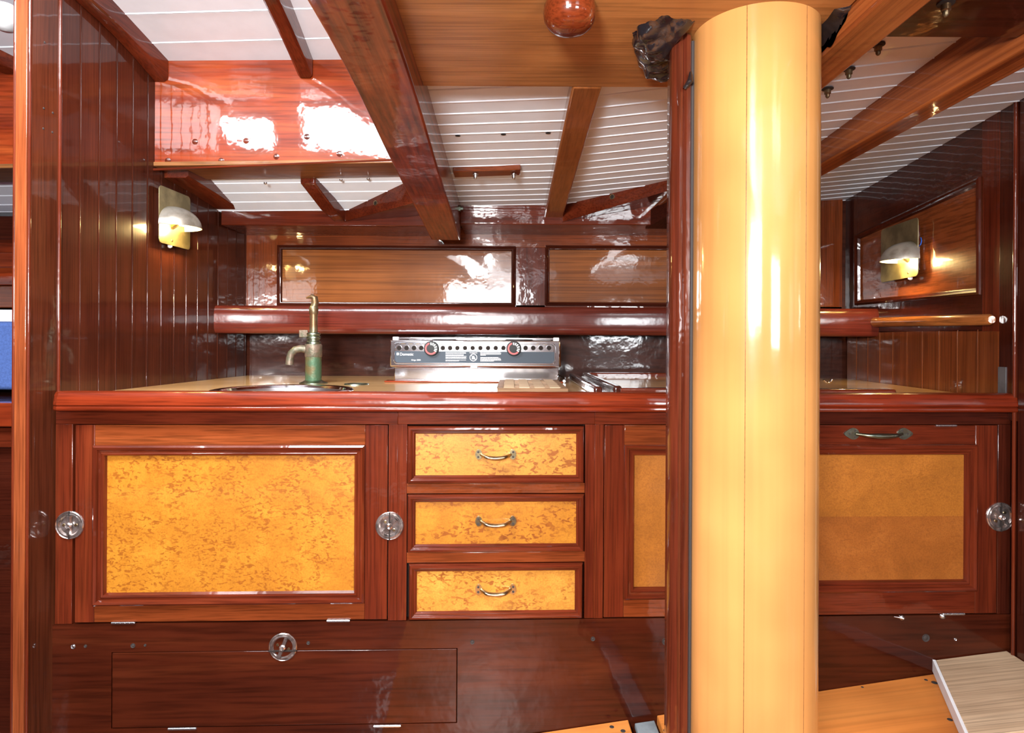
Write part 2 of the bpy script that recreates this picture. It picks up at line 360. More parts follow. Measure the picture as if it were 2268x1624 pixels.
# left bulkhead: beadboard from the post back to the hull, up to the cabin roof and the side deck
ucoam = Lu(1.76)
def ltop(u):
    d = 1.33 + u
    return ztrunk(-1, d) + 0.02 if u < ucoam else 0.50
mb = beadboard(LF, Lu(1.41), Lu(1.78), -0.95, lambda u: 0.92 - 0.25 * (u - Lu(1.41)), 0.0625, first=Lu(1.476) - 0.0025)
tag(obj('wall_left', mb, wallm), kind='structure')
mb = beadboard(LF, Lu(1.78) , Lu(2.3), -0.95, lambda u: 0.55, 0.0625, first=Lu(1.476) - 0.0025 + 0.0625 * 5)
tag(obj('wall_left', mb, wallm), kind='structure'); 
# post closing the bulkhead
t = thing('bulkhead_post', LF.w(Lu(1.37), 0.016, -0.95), 'tall mahogany post closing the front edge of the left beadboard bulkhead', 'post')
mb = MB(); mb.fbox(LF, (Lu(1.337), Lu(1.41), -0.95, 1.0), 0.0, 0.033)
obj('post_body', mb, mah['Z'] if False else wood('post_side_mahogany', (0.040, 0.009, 0.004), (0.078, 0.018, 0.007), (0.13, 0.036, 0.013), axis='Z', across=22, along=1.5, ripple=0.012), t)
mb = MB()
mb.box(wl(1.33) - 0.030, wl(1.33) - 0.006, 1.330, 1.337, -0.95, 1.0)
obj('end_face', mb, postend_lit, t, bevel=0.0012)
for xx in (wl(1.33) - 0.0335, wl(1.33) - 0.003):
    mb = MB(); mb.tube([(xx, 1.334, -0.95), (xx, 1.334, 1.0)], 0.0034, 10); obj('corner_bead', mb, mah['Z'], t)
mb = MB(); mb.tube([LF.w(Lu(1.412), -0.001, ZC), LF.w(Lu(1.412), -0.001, 0.9)], 0.0038, 10); obj('edge_bead', mb, mah['Z'], t)
for px, py in ((97, 240), (117, 250), (96, 285), (116, 293), (99, 94)):
    u, z = LF.pix(px, py); mb = MB(); mb.lathe([(0, -0.0012), (0.0018, -0.001), (0.0026, 0), (0.0026, 0.001)], LF.w(u, 0, z), LF.n, 12); obj('screw_head', mb, caulk, t)

# ceilings: planks across the boat with a bead at each joint
def plank_ceiling(x0, x1, y0, y1, zf, pitch, skew=0.0, nx=10, th=0.012, phase=0.0, bw=0.0045):
    mb = MB(); ys = [(y0, 0)]
    k = y0 + phase
    while k < y1 - 0.01:
        if k > y0 + 0.01:
            ys += [(k - 0.0015, 0), (k - 0.001, -0.0012), (k, -0.0012), (k + 0.0004, 0.0004), (k + bw / 2, 0.0018), (k + bw, 0.0004), (k + bw + 0.0004, -0.0012), (k + bw + 0.0014, -0.0012), (k + bw + 0.002, 0)]
        k += pitch
    ys += [(y1, 0)]
    n = len(ys); vs = []
    for j in range(nx + 1):
        x = x0 + (x1 - x0) * j / nx
        for y, dz in ys:
            yy = y - skew * (x - (x0 + x1) / 2) * (1 if 0 else 1)
            vs.append((x, yy, zf(x, yy) - dz))
    fs = [(j * n + i, j * n + i + 1, (j + 1) * n + i + 1, (j + 1) * n + i) for j in range(nx) for i in range(n - 1)]
    mb.add(vs, fs)
    up = [(v[0], v[1], v[2] + th) for v in vs]
    mb.add([up[0], up[n - 1], up[nx * n + n - 1], up[nx * n]], [(0, 1, 2, 3)])
    return mb
tag(obj('ceiling', plank_ceiling(-0.20, 1.22, 0.82, 2.42, zmid, 0.058, skew=0.10, nx=12), white_m), kind='structure')
tag(obj('ceiling', plank_ceiling(-2.3, -0.22, 1.90, 2.32, zleft, 0.052, skew=0.03), white_m), kind='structure')
tag(obj('ceiling', plank_ceiling(-2.3, -0.22, 1.12, 1.80, ztrunk, 0.108, skew=0.03, phase=0.03), white_m), kind='structure')
# roof round the skylight and above the camera
mb = MB(); mb.box(-2.3, -0.95, -1.3, 1.12, 0.96, 1.0); mb.box(-0.95, -0.22, -1.3, 0.5, 0.96, 1.0); mb.box(-0.95, -0.22, 1.0, 1.12, 0.93, 1.0)
mb.box(-2.3, -0.22, 1.10, 1.13, 0.90, 0.97)
tag(obj('ceiling', mb, white_m), kind='structure')
mb = MB(); mb.box(-0.20, 1.35, -1.3, 0.86, 0.515, 0.56); tag(obj('ceiling', mb, white_m), kind='structure')
mb = MB(); mb.box(-2.4, 1.5, -1.34, -1.3, -0.95, 1.0); tag(obj('wall_rear', mb, mah['Z']), kind='structure')
mb = MB(); mb.box(1.45, 1.5, -1.3, 1.43, -0.95, 1.0); tag(obj('wall_right', mb, mah['Z']), kind='structure')
mb = MB(); mb.box(-2.4, -2.3, -1.3, 2.4, -0.95, 1.0); tag(obj('wall_far_left', mb, mah['Z']), kind='structure')
# side of the cabin trunk above the big beam
mb = MB(); mb.box(-0.235, -0.20, 0.2, 2.3, 0.50, 1.0); tag(obj('trim_1', mb, mah['Y']), kind='structure')

# back wall
zb0, zb1 = ZC, 0.56
mb = MB(); mb.box(-2.35, 1.35, 2.318, 2.34, -0.95, 0.56)
tag(obj('wall_back', mb, wood('splash_mahogany', (0.024, 0.008, 0.005), (0.060, 0.016, 0.009), (0.10, 0.032, 0.015), axis='X', across=9, along=3, coat=0.9, ripple=0.03, coat_rough=0.08)), kind='structure')
# panelled backing above the shelf
t = thing('back_panelling', BF.w(1.0, 0.005, 0.07), 'mahogany frame and panel lining above the galley shelf', 'panelling')
r = BF.rect
def piece(px0, py0, px1, py1, m, name, v0=0.0, v1=0.018, bev=0.0015):
    mb = MB(); mb.fbox(BF, r(px0, py0, px1, py1), v0, v1); return obj(name, mb, m, t, bevel=bev)
piece(540, 515, 615, 720, mahb['Z'], 'stile')
piece(615, 505, 1530, 548, mahb['X'], 'top_rail')
piece(1142, 548, 1208, 690, mah['Z'], 'stile')
piece(1660, 548, 1730, 690, mah['Z'], 'stile')
piece(615, 676, 1865, 700, mah['X'], 'bottom_rail')
piece(1530, 505, 1807, 548, mahb['X'], 'top_rail')
piece(1808, 438, 1866, 690, mahb['Z'], 'stile')
for (a, b) in ((615, 1142), (1208, 1660)):
    q = r(a, 545, b, 679); poly = [(q[0], q[2]), (q[1], q[2]), (q[1], q[3]), (q[0], q[3])]
    mb = MB(); mb.ring(BF, poly, [(0, 0.0), (0, -0.008), (0.004, -0.010), (0.009, -0.004), (0.013, -0.003), (0.016, 0.006)]); obj('moulding', mb, mahd['X'], t)
    mb = MB(); mb.fbox(BF, q, 0.005, 0.014); obj('panel', mb, panel_back, t)

# right bulkhead
RZT = lambda u: zmid(wr(1.43 + u), 1.43 + u) - 0.001
mb = beadboard(RF, Ru(1.515), Ru(2.3), ZC - 0.02, lambda u: RF.pix(2000, 735)[1], 0.080, first=Ru(1.59) - 0.002)
tag(obj('wall_right', mb, wallr), kind='structure')
mb = MB(); mb.fbox(RF, (Ru(1.43), Ru(2.32), -0.95, 0.62), 0.014, 0.03); tag(obj('wall_right', mb, mahd['Z']), kind='structure')
t = thing('bulkhead_panelling', RF.w(Ru(1.9), 0.006, 0.03), 'dark mahogany framed panel lining the right bulkhead behind the sconce', 'panelling')
def rp(*pts): return [RF.pix(*p) for p in pts]
def rpiece(pts, m, name, v0=0.0, v1=0.014):
    mb = MB(); mb.fprism(RF, rp(*pts), v0, v1); return obj(name, mb, m, t, bevel=0.0012)
A1, A2, A3, A4 = (1897, 521), (2174, 392), (2174, 652), (1897, 676)
rpiece([(1866, 425), (1899, 405), (1899, 735), (1866, 735)], mahd['Z'], 'stile')
rpiece([(2176, 235), (2216, 212), (2216, 735), (2176, 735)], mah['Z'], 'stile', -0.001)
rpiece([(1899, 405), (2176, 238), (2176, 391), (1899, 520)], mahd['Y'], 'top_rail')
rpiece([(1899, 676), (2176, 652), (2176, 735), (1899, 735)], mahd['Y'], 'bottom_rail')
poly = rp(A4, A3, A2, A1)
mb = MB(); mb.ring(RF, poly, [(-0.001, 0.0), (0, -0.007), (0.005, -0.010), (0.010, -0.005), (0.014, -0.003), (0.018, 0.006)]); obj('moulding', mb, mahd['Z'], t)
mb = MB(); mb.fprism(RF, poly, 0.005, 0.012); obj('panel', mb, wood('right_panel_mahogany', (0.13, 0.028, 0.008), (0.20, 0.048, 0.013), (0.27, 0.07, 0.02), axis='Y', across=22, along=0.6, contrast=0.4), t)
# post at the front edge of the right bulkhead
t = thing('door_post', RF.w(Ru(1.46), 0, -0.95), 'dark red mahogany post at the right end of the galley', 'post')
mb = MB(); mb.fbox(RF, (Ru(1.456), Ru(1.512), ZC - 0.05, 0.56), -0.002, 0.02); obj('post_face', mb, mahd['Z'], t, bevel=0.002)
mb = MB(); mb.tube([RF.w(Ru(1.459), -0.003, -0.8), RF.w(Ru(1.459), -0.003, 0.57)], 0.004, 10); obj('edge_bead', mb, mah['Z'], t)
mb = MB(); mb.fbox(RF, (Ru(1.36), Ru(1.452), -0.9, 0.60), 0.0, 0.06); obj('end_face', mb, mahd['Z'], t, bevel=0.002)
q = RF.rect(2214, 813, 2231, 873); mb = MB(); mb.fbox(RF, (min(q[0], q[1]), max(q[0], q[1]), q[2], q[3]), -0.004, 0.0); obj('slot_plate', mb, greyblock, t)
q = RF.rect(2212, 800, 2234, 815)

# floor
fa = CF.w(*((lambda p: (p[0], 0, p[1]))(CF.pix(1170, 1626)))); fb = CF.w(*((lambda p: (p[0], 0, p[1]))(CF.pix(2085, 1489))))
sl = (fb.z - fa.z) / (fb.x - fa.x)
def zfl(x): return fa.z + sl * (x - fa.x) if x > -0.3 else fa.z + sl * (-0.3 - fa.x)
ZF0 = zfl(-2) - 0.03
mb = MB(); mb.box(-2.4, 1.5, -1.3, 2.34, ZF0 - 0.06, ZF0 - 0.03); tag(obj('floor', mb, mahd['X']), kind='structure')
def sole(name, xa, xb, ya0, ya1, yb0, yb1, m, th=0.022, dz=0.0):
    mb = MB()
    mb.hexa([(xa, ya0, zfl(xa) - th + dz), (xb, yb0, zfl(xb) - th + dz), (xb, yb1, zfl(xb) - th + dz), (xa, ya1, zfl(xa) - th + dz),
             (xa, ya0, zfl(xa) + dz), (xb, yb0, zfl(xb) + dz), (xb, yb1, zfl(xb) + dz), (xa, ya1, zfl(xa) + dz)])
    return obj(name, mb, m, None, bevel=0.002)
cf = lambda x: CF.w((x - CF.o.x) / CF.u.x, -0.002, 0).y
xa1 = PZ(1393, 1600, zfl(0.26)).x
tag(sole('sole_board', -0.3, xa1, 0.5, cf(-0.3), 0.5, cf(xa1), floor_m), 'pale worn floor board under the locker front left of the mast', 'floor board')
x2 = PZ(1406, 1600, zfl(0.28)).x; x3 = PZ(1452, 1600, zfl(0.31)).x
tag(sole('metal_plate', x2, x3, 0.6, cf(x2) - 0.01, 0.6, cf(x3) - 0.01, grey_m, 0.012, -0.004), 'grey metal plate in the gap between two floor boards', 'plate')
x4 = PZ(1460, 1600, zfl(0.32)).x; x5 = 0.505
tag(sole('sole_board', x4, x5, 0.5, cf(x4), 0.5, cf(x5), floor_m), 'short floor board between the metal plate and the mast', 'floor board')
xr = 0.975
tag(sole('sole_board', x5 + 0.004, 1.13, 0.5, cf(x5), 0.5, cf(1.13), floor_m), 'orange varnished floor board right of the mast', 'floor board')
def sole_marks(board, marks):
    for px, py, rr in marks:
        z = zfl(0.3)
        for _ in range(8): c = PZ(px, py, z); z = zfl(c.x)
        mb = MB(); mb.lathe([(rr, 0.0005), (rr * 0.9, 0.0012), (rr * 0.45, 0.0008), (0, 0.0012)], c, (0, 0, 1), 9); obj('screw_hole', mb, caulk, board)
boards = [o for o in COL.objects if o.name.startswith('sole_board')]
sole_marks(boards[0], ((1355, 1611, 0.0055), (1380, 1620, 0.006)))
sole_marks(boards[1], ((1476, 1606, 0.004), (1474, 1619, 0.005)))
sole_marks(boards[2], ((1910, 1523, 0.003), (2051, 1507, 0.004), (2070, 1513, 0.007), (2104, 1595, 0.0055)))
# raised pale hatch board
p1 = CF.pix(2072, 1462, -0.004); zt = p1[1]; c1 = CF.w(p1[0], -0.004, zt)
c2 = PZ(2150, 1636, zt); e2 = CF.pix(2275, 1437, -0.004); c3 = CF.w(e2[0], -0.004, e2[1])
sl2 = (c3.z - c1.z) / (c3.x - c1.x)
c2 = Vector((c2.x, c2.y, zt + sl2 * (c2.x - c1.x))); c2 = PZ(2148, 1632, c2.z)
c4 = Vector((1.36, c2.y, c1.z + sl2 * (1.36 - c1.x))); c5 = Vector((1.36, c3.y, c1.z + sl2 * (1.36 - c1.x)))
c3 = Vector((1.16, c3.y, c1.z + sl2 * (1.16 - c1.x))); c3b = Vector((1.16, c2.y, c1.z + sl2 * (1.16 - c1.x)))
t = thing('raised_hatch_board', (c1 + c3) / 2 - Vector((0, 0.1, 0.03)), 'raised pale plywood board with a white painted edge lying on the sole at lower right', 'board')
mb = MB(); mb.prism([c1, c2, c3b, c3], (0, 0, -0.026)); obj('board_top', mb, palefloor, t, bevel=0.0015)
nn = (c2 - c1).cross(Vector((0, 0, 1))).normalized(); nn = nn if nn.x < 0 else -nn
mb = MB(); mb.prism([c1 + nn * 0.0, c2 + nn * 0.0, c2 + nn * 0.006, c1 + nn * 0.006], (0, 0, -0.027)); obj('painted_edge', mb, white_edge, t)
for px, py, rr in ((2243, 1545, 0.006),):
    c = PZ(px, py, zt + 0.02); c = PZ(px, py, c1.z + sl2 * (c.x - c1.x)); mb = MB(); mb.lathe([(0, 0.0012), (rr, 0.001), (rr, -0.002)], c, (0, 0, 1), 14); obj('screw_plug', mb, caulk, t)

# ------------------------------------------------------------------ counter
t = thing('countertop', (0.0, 1.85, ZC - 0.03), 'continuous pale wooden galley worktop with a red mahogany front edge', 'countertop')
SX, SY, SR = P(627, 870, 1.62).x, 1.62, 0.172
def holed(outer, cx, cy, rr, z, th, seg=64):
    bm = bmesh.new()
    ov = [bm.verts.new((p[0], p[1], z)) for p in outer]; es = [bm.edges.new((ov[i], ov[(i + 1) % len(ov)])) for i in range(len(ov))]
    iv = [bm.verts.new((cx + rr * math.cos(2 * PI * i / seg), cy + rr * math.sin(2 * PI * i / seg), z)) for i in range(seg)]
    es += [bm.edges.new((iv[i], iv[(i + 1) % seg])) for i in range(seg)]
    bmesh.ops.triangle_fill(bm, edges=es, use_beauty=True)
    bm.verts.index_update()
    mb = MB(); vs = [v.co.copy() for v in bm.verts]; fs = [[v.index for v in f.verts] for f in bm.faces]
    mb.add(vs, fs); mb.add([v - Vector((0, 0, th)) for v in vs], fs)
    n = len(outer)
    mb.add(vs[:n] + [v - Vector((0, 0, th)) for v in vs[:n]], [(i, (i + 1) % n, n + (i + 1) % n, n + i) for i in range(n)])
    mb.add(vs[n:] + [v - Vector((0, 0, th)) for v in vs[n:]], [(i, (i + 1) % seg, seg + (i + 1) % seg, seg + i) for i in range(seg)])
    bm.free(); return mb
f0 = CF.w(0.0, 0.02, 0); f1 = CF.w(2.17, 0.02, 0)
outer = [(wl(f0.y) + 0.001, f0.y), (f1.x - 0.001, f1.y), (wr(2.315) - 0.002, 2.316), (wl(2.315) + 0.002, 2.316)]
obj('worktop', holed(outer, SX, SY, SR - 0.006, ZC, 0.022), counter_m, t)
# front nosing
zt0 = CF.pix(700, 869, -0.025)[1]; zb0 = CF.pix(700, 912, -0.025)[1]; hh = zt0 - zb0
prof = [(0.022, zt0 - 0.001), (-0.014, zt0), (-0.021, zt0 - 0.003), (-0.0245, zt0 - 0.010), (-0.029, zb0 + 0.016), (-0.0285, zb0 + 0.013), (-0.0255, zb0 + 0.0115), (-0.0285, zb0 + 0.009), (-0.0290, zb0 + 0.004), (-0.0255, zb0), (0.022, zb0)]
uL = CF.pix(110, 880, -0.025)[0]; uR = CF.pix(2257, 890, -0.025)[0]
mb = MB(); mb.sweep([(CF.w(uL + 0.016, 0, 0), CF.n, Vector((0, 0, 1))), (CF.w(uR - 0.003, 0, 0), CF.n, Vector((0, 0, 1)))], prof)
mb.sweep([(CF.w(uL + 0.016, 0, 0), CF.n, Vector((0, 0, 1))), (CF.w(uL + 0.004, 0.004, 0), CF.n * 0.86, Vector((0, 0, 1)))], prof)
nose = obj('front_edge', mb, wood('nosing_mahogany', (0.095, 0.009, 0.004), (0.18, 0.022, 0.006), (0.28, 0.050, 0.012), axis='X', across=22, along=1.5, ripple=0.02, coat_rough=0.10), t, bevel=0.001)
# round sink
t = thing('sink', (SX, SY, ZC), 'round polished steel sink set in the worktop in front of the hand pump', 'sink')
mb = MB(); mb.lathe([(SR - 0.020, -0.004), (SR - 0.016, 0.002), (SR - 0.008, 0.0045), (SR, 0.0035), (SR + 0.004, 0.0005), (SR + 0.004, -0.002)], (SX, SY, ZC), (0, 0, 1), 72); obj('rim', mb, steel, t)
mb = MB(); mb.lathe([(SR - 0.020, -0.004), (SR - 0.026, -0.02), (SR - 0.03, -0.10), (SR - 0.06, -0.13), (0.02, -0.135), (0, -0.135)], (SX, SY, ZC), (0, 0, 1), 48); obj('bowl', mb, satin, t)
c = PZ(790, 852, ZC); mb = MB(); mb.lathe([(0.036, 0), (0.035, 0.003), (0.028, 0.0035), (0.026, 0.0015), (0.01, 0.002), (0, 0.0045)], c, (0, 0, 1), 30)
tag(obj('deck_plate', mb, brassg), 'small flat bronze deck plate on the worktop right of the hand pump', 'deck plate')

# ------------------------------------------------------------------ galley cabinets
DT = 0.020
def rectpoly(q): return [(q[0], q[2]), (q[1], q[2]), (q[1], q[3]), (q[0], q[3])]
def R(*a): return CF.rect(*a)
def latch(parent, px, py, rpx, ang, gapang, seed=0):
    u, z = CF.pix(px, py); rr = rpx / F * CF.w(u, 0, 0).y; o = CF.w(u, 0, z); ax = -CF.n
    mb = MB(); mb.lathe([(rr, -0.002), (rr, 0.002), (rr * 0.95, 0.0036), (rr * 0.90, 0.002), (rr * 0.84, 0.0022), (rr * 0.80, 0.0045), (rr * 0.74, 0.0045), (rr * 0.66, 0.0005), (rr * 0.62, 0.0003), (rr * 0.3, 0.0003), (0, 0.0003)], o, ax, 40)
    e = CF.u * math.cos(ang) + Vector((0, 0, 1)) * math.sin(ang); f = CF.u * -math.sin(ang) + Vector((0, 0, 1)) * math.cos(ang)
    def bar(L, wd, h0, h1, off=0.0, m=0):
        pts = []
        for h in (h0, h1):
            s = 1.0 if h == h0 else 0.72
            for a, b in ((-L, -wd * s), (L, -wd * s), (L, wd * s), (-L, wd * s)): pts.append(o + ax * h + e * (a + off) + f * b)
        mb.hexa(pts, m)
    bar(rr * 0.68, rr * 0.15, 0.0003, 0.0065)
    mb.lathe([(rr * 0.22, 0.002), (rr * 0.22, 0.007), (rr * 0.14, 0.009), (rr * 0.05, 0.008), (0, 0.0078)], o, ax, 18)
    for sgn in (-1, 1):
        q = o + f * sgn * rr * 0.42
        mb.lathe([(rr * 0.10, 0.0), (rr * 0.10, 0.0016), (rr * 0.04, 0.002), (0, 0.0016)], q, ax, 12, mi=1)
    # the joint line across the ring
    g = CF.u * math.cos(gapang) + Vector((0, 0, 1)) * math.sin(gapang); g2 = CF.u * -math.sin(gapang) + Vector((0, 0, 1)) * math.cos(gapang)
    hw = 0.0011
    off = g2 * (rr * (0.0 if abs(gapang) > 1 else -0.25))
    mb.hexa([o + off + ax * h + g * a + g2 * b for h in (0.001, 0.0052) for a, b in ((-rr * 0.99, -hw), (rr * 0.99, -hw), (rr * 0.99, hw), (-rr * 0.99, hw))], 2)
    return obj('latch', mb, [chrome_old, brass, gap_shade], parent)
def pull(parent, px, py, wpx, long=False):
    u, z = CF.pix(px, py, -0.002); k = CF.w(u, 0, 0).y / F; hw = wpx / 2 * k; o = CF.w(u, 0.001 if not long else 0, z); ax = -CF.n; Z = Vector((0, 0, 1))
    mb = MB()
    for sg in (-1, 1):
        if not long:
            c = o + CF.u * sg * (hw - 0.0075); pts = []
            for i in range(20):
                a = 2 * PI * i / 20
                pts.append(c + CF.u * (0.0078 * math.cos(a)) + Z * (0.0115 * math.sin(a)))
            mb.prism(pts, ax * 0.003)
            for zz in (-0.0055, 0.0055): mb.lathe([(0.0026, 0.003), (0.0024, 0.0042), (0, 0.0045)], c + Z * zz + CF.u * sg * 0.001, ax, 10, mi=1)
        else:
            c = o + CF.u * sg * (hw - 0.020); pts = []
            for i in range(28):
                a = 2 * PI * i / 28; ca = math.cos(a)
                rx = 0.014 + (0.008 * max(0, ca) ** 6)
                pts.append(c + CF.u * (sg * rx * ca) + Z * (0.0135 * math.sin(a)))
            mb.prism(pts, ax * 0.0025)
            for a, b in ((0.009, 0), (-0.004, 0.007), (-0.004, -0.007)): mb.lathe([(0.0022, 0.0025), (0.002, 0.0034), (0, 0.0036)], c + Z * b + CF.u * sg * a, ax, 10, mi=1)
    pts = []; rs = []
    ins = 0.013 if not long else 0.026
    drop = 0.006 if not long else 0.003
    for i in range(21):
        s = i / 20; x = -(hw - ins) + 2 * (hw - ins) * s; e = math.sin(PI * s)
        pts.append(o + CF.u * x + ax * (0.003 + 0.016 * min(1, e * 1.7)) - Z * (drop * e - 0.0)); rs.append((0.0040 + 0.0018 * e) if not long else (0.0045 + 0.0035 * e ** 2))
    mb.tube(pts, rs, 12, squash=0.8)
    return obj('handle', mb, [brassg if long else brass, caulk], parent)
def hinge(parent, px, py, wpx, v=-0.003):
    u, z = CF.pix(px, py); k = CF.w(u, 0, 0).y / F; hw = wpx / 2 * k
    mb = MB(); n = 5
    for i in range(n):
        a = -hw + 2 * hw * i / n; b = a + 2 * hw / n - 0.0008
        mb.tube([CF.w(u + a, v, z), CF.w(u + b, v, z)], 0.0030, 10)
    mb.tube([CF.w(u - hw - 0.001, v, z), CF.w(u + hw + 0.001, v, z)], 0.0018, 8)
    return obj('hinge', mb, satin, parent)
def door(parent, q, mq, pm, prof=None, name='door', split=None, dk=False):
    """q outer rect (u0,u1,z0,z1), mq moulding rect"""
    mb = MB()
    mb.fbox(CF, (q[0], mq[0], q[2], q[3]), 0, DT, 1); mb.fbox(CF, (mq[1], q[1], q[2], q[3]), 0, DT, 1)
    mb.fbox(CF, (mq[0], mq[1], q[2], mq[2]), 0.0004, DT, 0); mb.fbox(CF, (mq[0], mq[1], mq[3], q[3]), 0.0004, DT, 0)
    d = obj(name, mb, [mah['X'], mah['Z']] if dk else [mahb['X'], mah['Z']], parent, bevel=0.0012)  # corner door rails take the darker tone as painted shade
    prof = prof or [(-0.0005, 0.001), (0, -0.008), (0.004, -0.011), (0.009, -0.0085), (0.011, -0.004), (0.015, -0.0035), (0.018, -0.006), (0.022, -0.004), (0.026, 0.006)]
    mb = MB(); mb.ring(CF, rectpoly(mq), prof, mis=[0, 1, 0, 1]); obj('moulding', mb, [mah['X'], mah['Z']], d)
    if split is None:
        mb = MB(); mb.fbox(CF, mq, 0.004, 0.012); obj('panel', mb, pm, d)
    else:
        mb = MB(); mb.fbox(CF, (mq[0], mq[1], mq[2], split), 0.004, 0.012, 1); mb.fbox(CF, (mq[0], mq[1], split, mq[3]), 0.004, 0.012, 0); obj('panel', mb, pm, d)
    return d
railq = R(122, 912, 880, 940)
g = 0.0016
# --- sink cupboard
def rail_piece(x0, x1): return R(x0, 911, x1, 940)
t = thing('sink_cupboard', CF.w(CF.pix(490, 1370)[0], 0.05, CF.pix(490, 1377)[1]), 'mahogany cupboard under the sink with one large birdseye maple door', 'cupboard')
top = R(122, 911, 880, 940); z_top = top[3]; z_rb = top[2]
zbot = CF.pix(700, 1377)[1]
U = lambda px, py=1150: CF.pix(px, py)[0]
mb = MB(); mb.fbox(CF, (U(122), U(880), z_rb, z_top), 0, DT); obj('top_rail', mb, mah['X'], t, bevel=0.001)
mb = MB(); mb.fbox(CF, (U(122), U(160), zbot, z_rb), 0.0, DT); obj('stile', mb, mah['Z'], t, bevel=0.001)
mb = MB(); mb.fbox(CF, (U(860), U(880), zbot, z_rb), 0.0, DT); obj('stile', mb, mah['Z'], t, bevel=0.001)
mb = MB(); mb.fbox(CF, (U(122), U(880), zbot, z_top), DT + 0.002, DT + 0.012); obj('carcass', mb, gap_shade, t)  # thin near-black sheet that paints shade into the door gaps
q = (U(166), U(858), zbot + 0.003, z_rb - 0.0015); mq = R(209, 986, 808, 1337)
d = door(t, q, mq, maple1)
latch(d, 863, 1165, 31, 0.80, PI / 2)
latch(d, 155, 1163, 31, PI / 2, PI / 2)
hinge(d, 275, 1379, 50); hinge(d, 750, 1374, 48)
# --- drawers
t = thing('drawer_unit', CF.w(U(1098), 0.05, zbot), 'mahogany bank of three birdseye maple drawers between the two cupboards', 'drawer unit')
mb = MB(); mb.fbox(CF, (U(880), U(1316), z_rb, z_top), 0, DT); obj('top_rail', mb, mah['X'], t, bevel=0.001)
mb = MB(); mb.fbox(CF, (U(880), U(901), zbot, z_rb), 0, DT); obj('stile', mb, mah['Z'], t, bevel=0.001)
mb = MB(); mb.fbox(CF, (U(1295), U(1316), zbot + 0.001, z_rb), -0.001, DT); obj('stile', mb, mah['Z'], t, bevel=0.001)
for y0, y1 in ((1071, 1093), (1223, 1246)):
    q = R(901, y0, 1295, y1); mb = MB(); mb.fbox(CF, q, -0.0005, DT); obj('drawer_rail', mb, mahb['X'], t, bevel=0.001)
mb = MB(); mb.fbox(CF, (U(880), U(1316), zbot, z_top), DT + 0.002, DT + 0.012); obj('carcass', mb, gap_shade, t)  # same painted shade behind the drawer gaps
for (x0, y0, x1, y1), hy, pm in (((903, 944, 1293, 1070), 1007, maple2), ((903, 1095, 1293, 1222), 1155, maple2b), ((906, 1248, 1290, 1370), 1306, maple2)):
    q = R(x0, y0, x1, y1)
    mb = MB(); mb.fbox(CF, q, 0.004, DT); dr = obj('drawer', mb, mah['X'], t)
    mb = MB(); mb.ring(CF, rectpoly(q), [(0, 0.006), (0, -0.004), (0.003, -0.0085), (0.007, -0.0095), (0.010, -0.0075), (0.0115, -0.004), (0.014, -0.0045), (0.0165, -0.0025), (0.0185, 0.0035)], mis=[0, 1, 0, 1]); obj('moulding', mb, [mah['X'], mah['Z']], dr)
    mb = MB(); mb.fbox(CF, (q[0] + 0.012, q[1] - 0.012, q[2] + 0.012, q[3] - 0.012), 0.001, 0.0045); obj('panel', mb, pm, dr)
    pull(dr, 1098, hy, 90)
# --- cupboard half hidden by the mast
def two(x0, x1, label, mx0, mx1, dx0, dx1, my0, my1, pm, split=None, yb=1367):
    zb = CF.pix((x0 + x1) / 2, yb)[1]
    t = thing('cupboard', CF.w(U((x0 + x1) / 2), 0.05, zbot), label, 'cupboard')
    mb = MB(); mb.fbox(CF, (U(x0), U(x1), z_rb, z_top), 0, DT); obj('top_rail', mb, mah['X'] if x0 < 1500 else mahd['X'], t, bevel=0.001)  # rail and stiles past the mast darkened to stand for weaker light
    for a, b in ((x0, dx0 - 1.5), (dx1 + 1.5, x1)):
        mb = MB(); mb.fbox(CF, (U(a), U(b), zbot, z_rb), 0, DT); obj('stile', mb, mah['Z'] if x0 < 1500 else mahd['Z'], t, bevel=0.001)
    mb = MB(); mb.fbox(CF, (U(x0), U(x1), zbot, z_top), DT + 0.002, DT + 0.012); obj('carcass', mb, gap_shade, t)  # near-black sheet, shade for the gaps round this door
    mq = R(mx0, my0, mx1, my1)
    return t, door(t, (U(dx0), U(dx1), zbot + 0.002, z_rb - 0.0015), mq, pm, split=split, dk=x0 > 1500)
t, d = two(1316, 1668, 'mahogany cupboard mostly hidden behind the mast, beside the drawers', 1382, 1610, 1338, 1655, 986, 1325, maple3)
t, d = two(1668, 2238, 'mahogany corner cupboard, tinted darker for shade, right of the mast with a long pull on its door', 1740, 2160, 1690, 2208, 985, 1310, [maple3, maple3b], split=CF.pix(1980, 1145)[1])
pull(d, 1946, 961, 152, long=True)
latch(d, 2215, 1145, 32, 2.3, PI / 2)
hinge(d, 2110, 1359, 48); hinge(d, 2095, 943, 46, v=-0.001)
u, z = CF.pix(1997, 1366); mb = MB(); mb.tube([CF.w(u - 0.02, -0.002, z + 0.001), CF.w(u - 0.006, -0.004, z - 0.001), CF.w(u, -0.006, z - 0.002)], [0.0012, 0.002, 0.0025], 8); mb.lathe([(0.006, 0), (0.006, 0.003), (0.003, 0.006), (0, 0.006)], CF.w(u, 0, z - 0.002), -CF.n, 14); obj('turn_catch', mb, satin, d)
u, z = CF.pix(2087, 1363); mb = MB(); mb.lathe([(0.007, 0), (0.006, 0.003), (0.003, 0.005), (0, 0.006)], CF.w(u, 0, z - 0.002), -CF.n, 14); obj('screw', mb, satin, d)
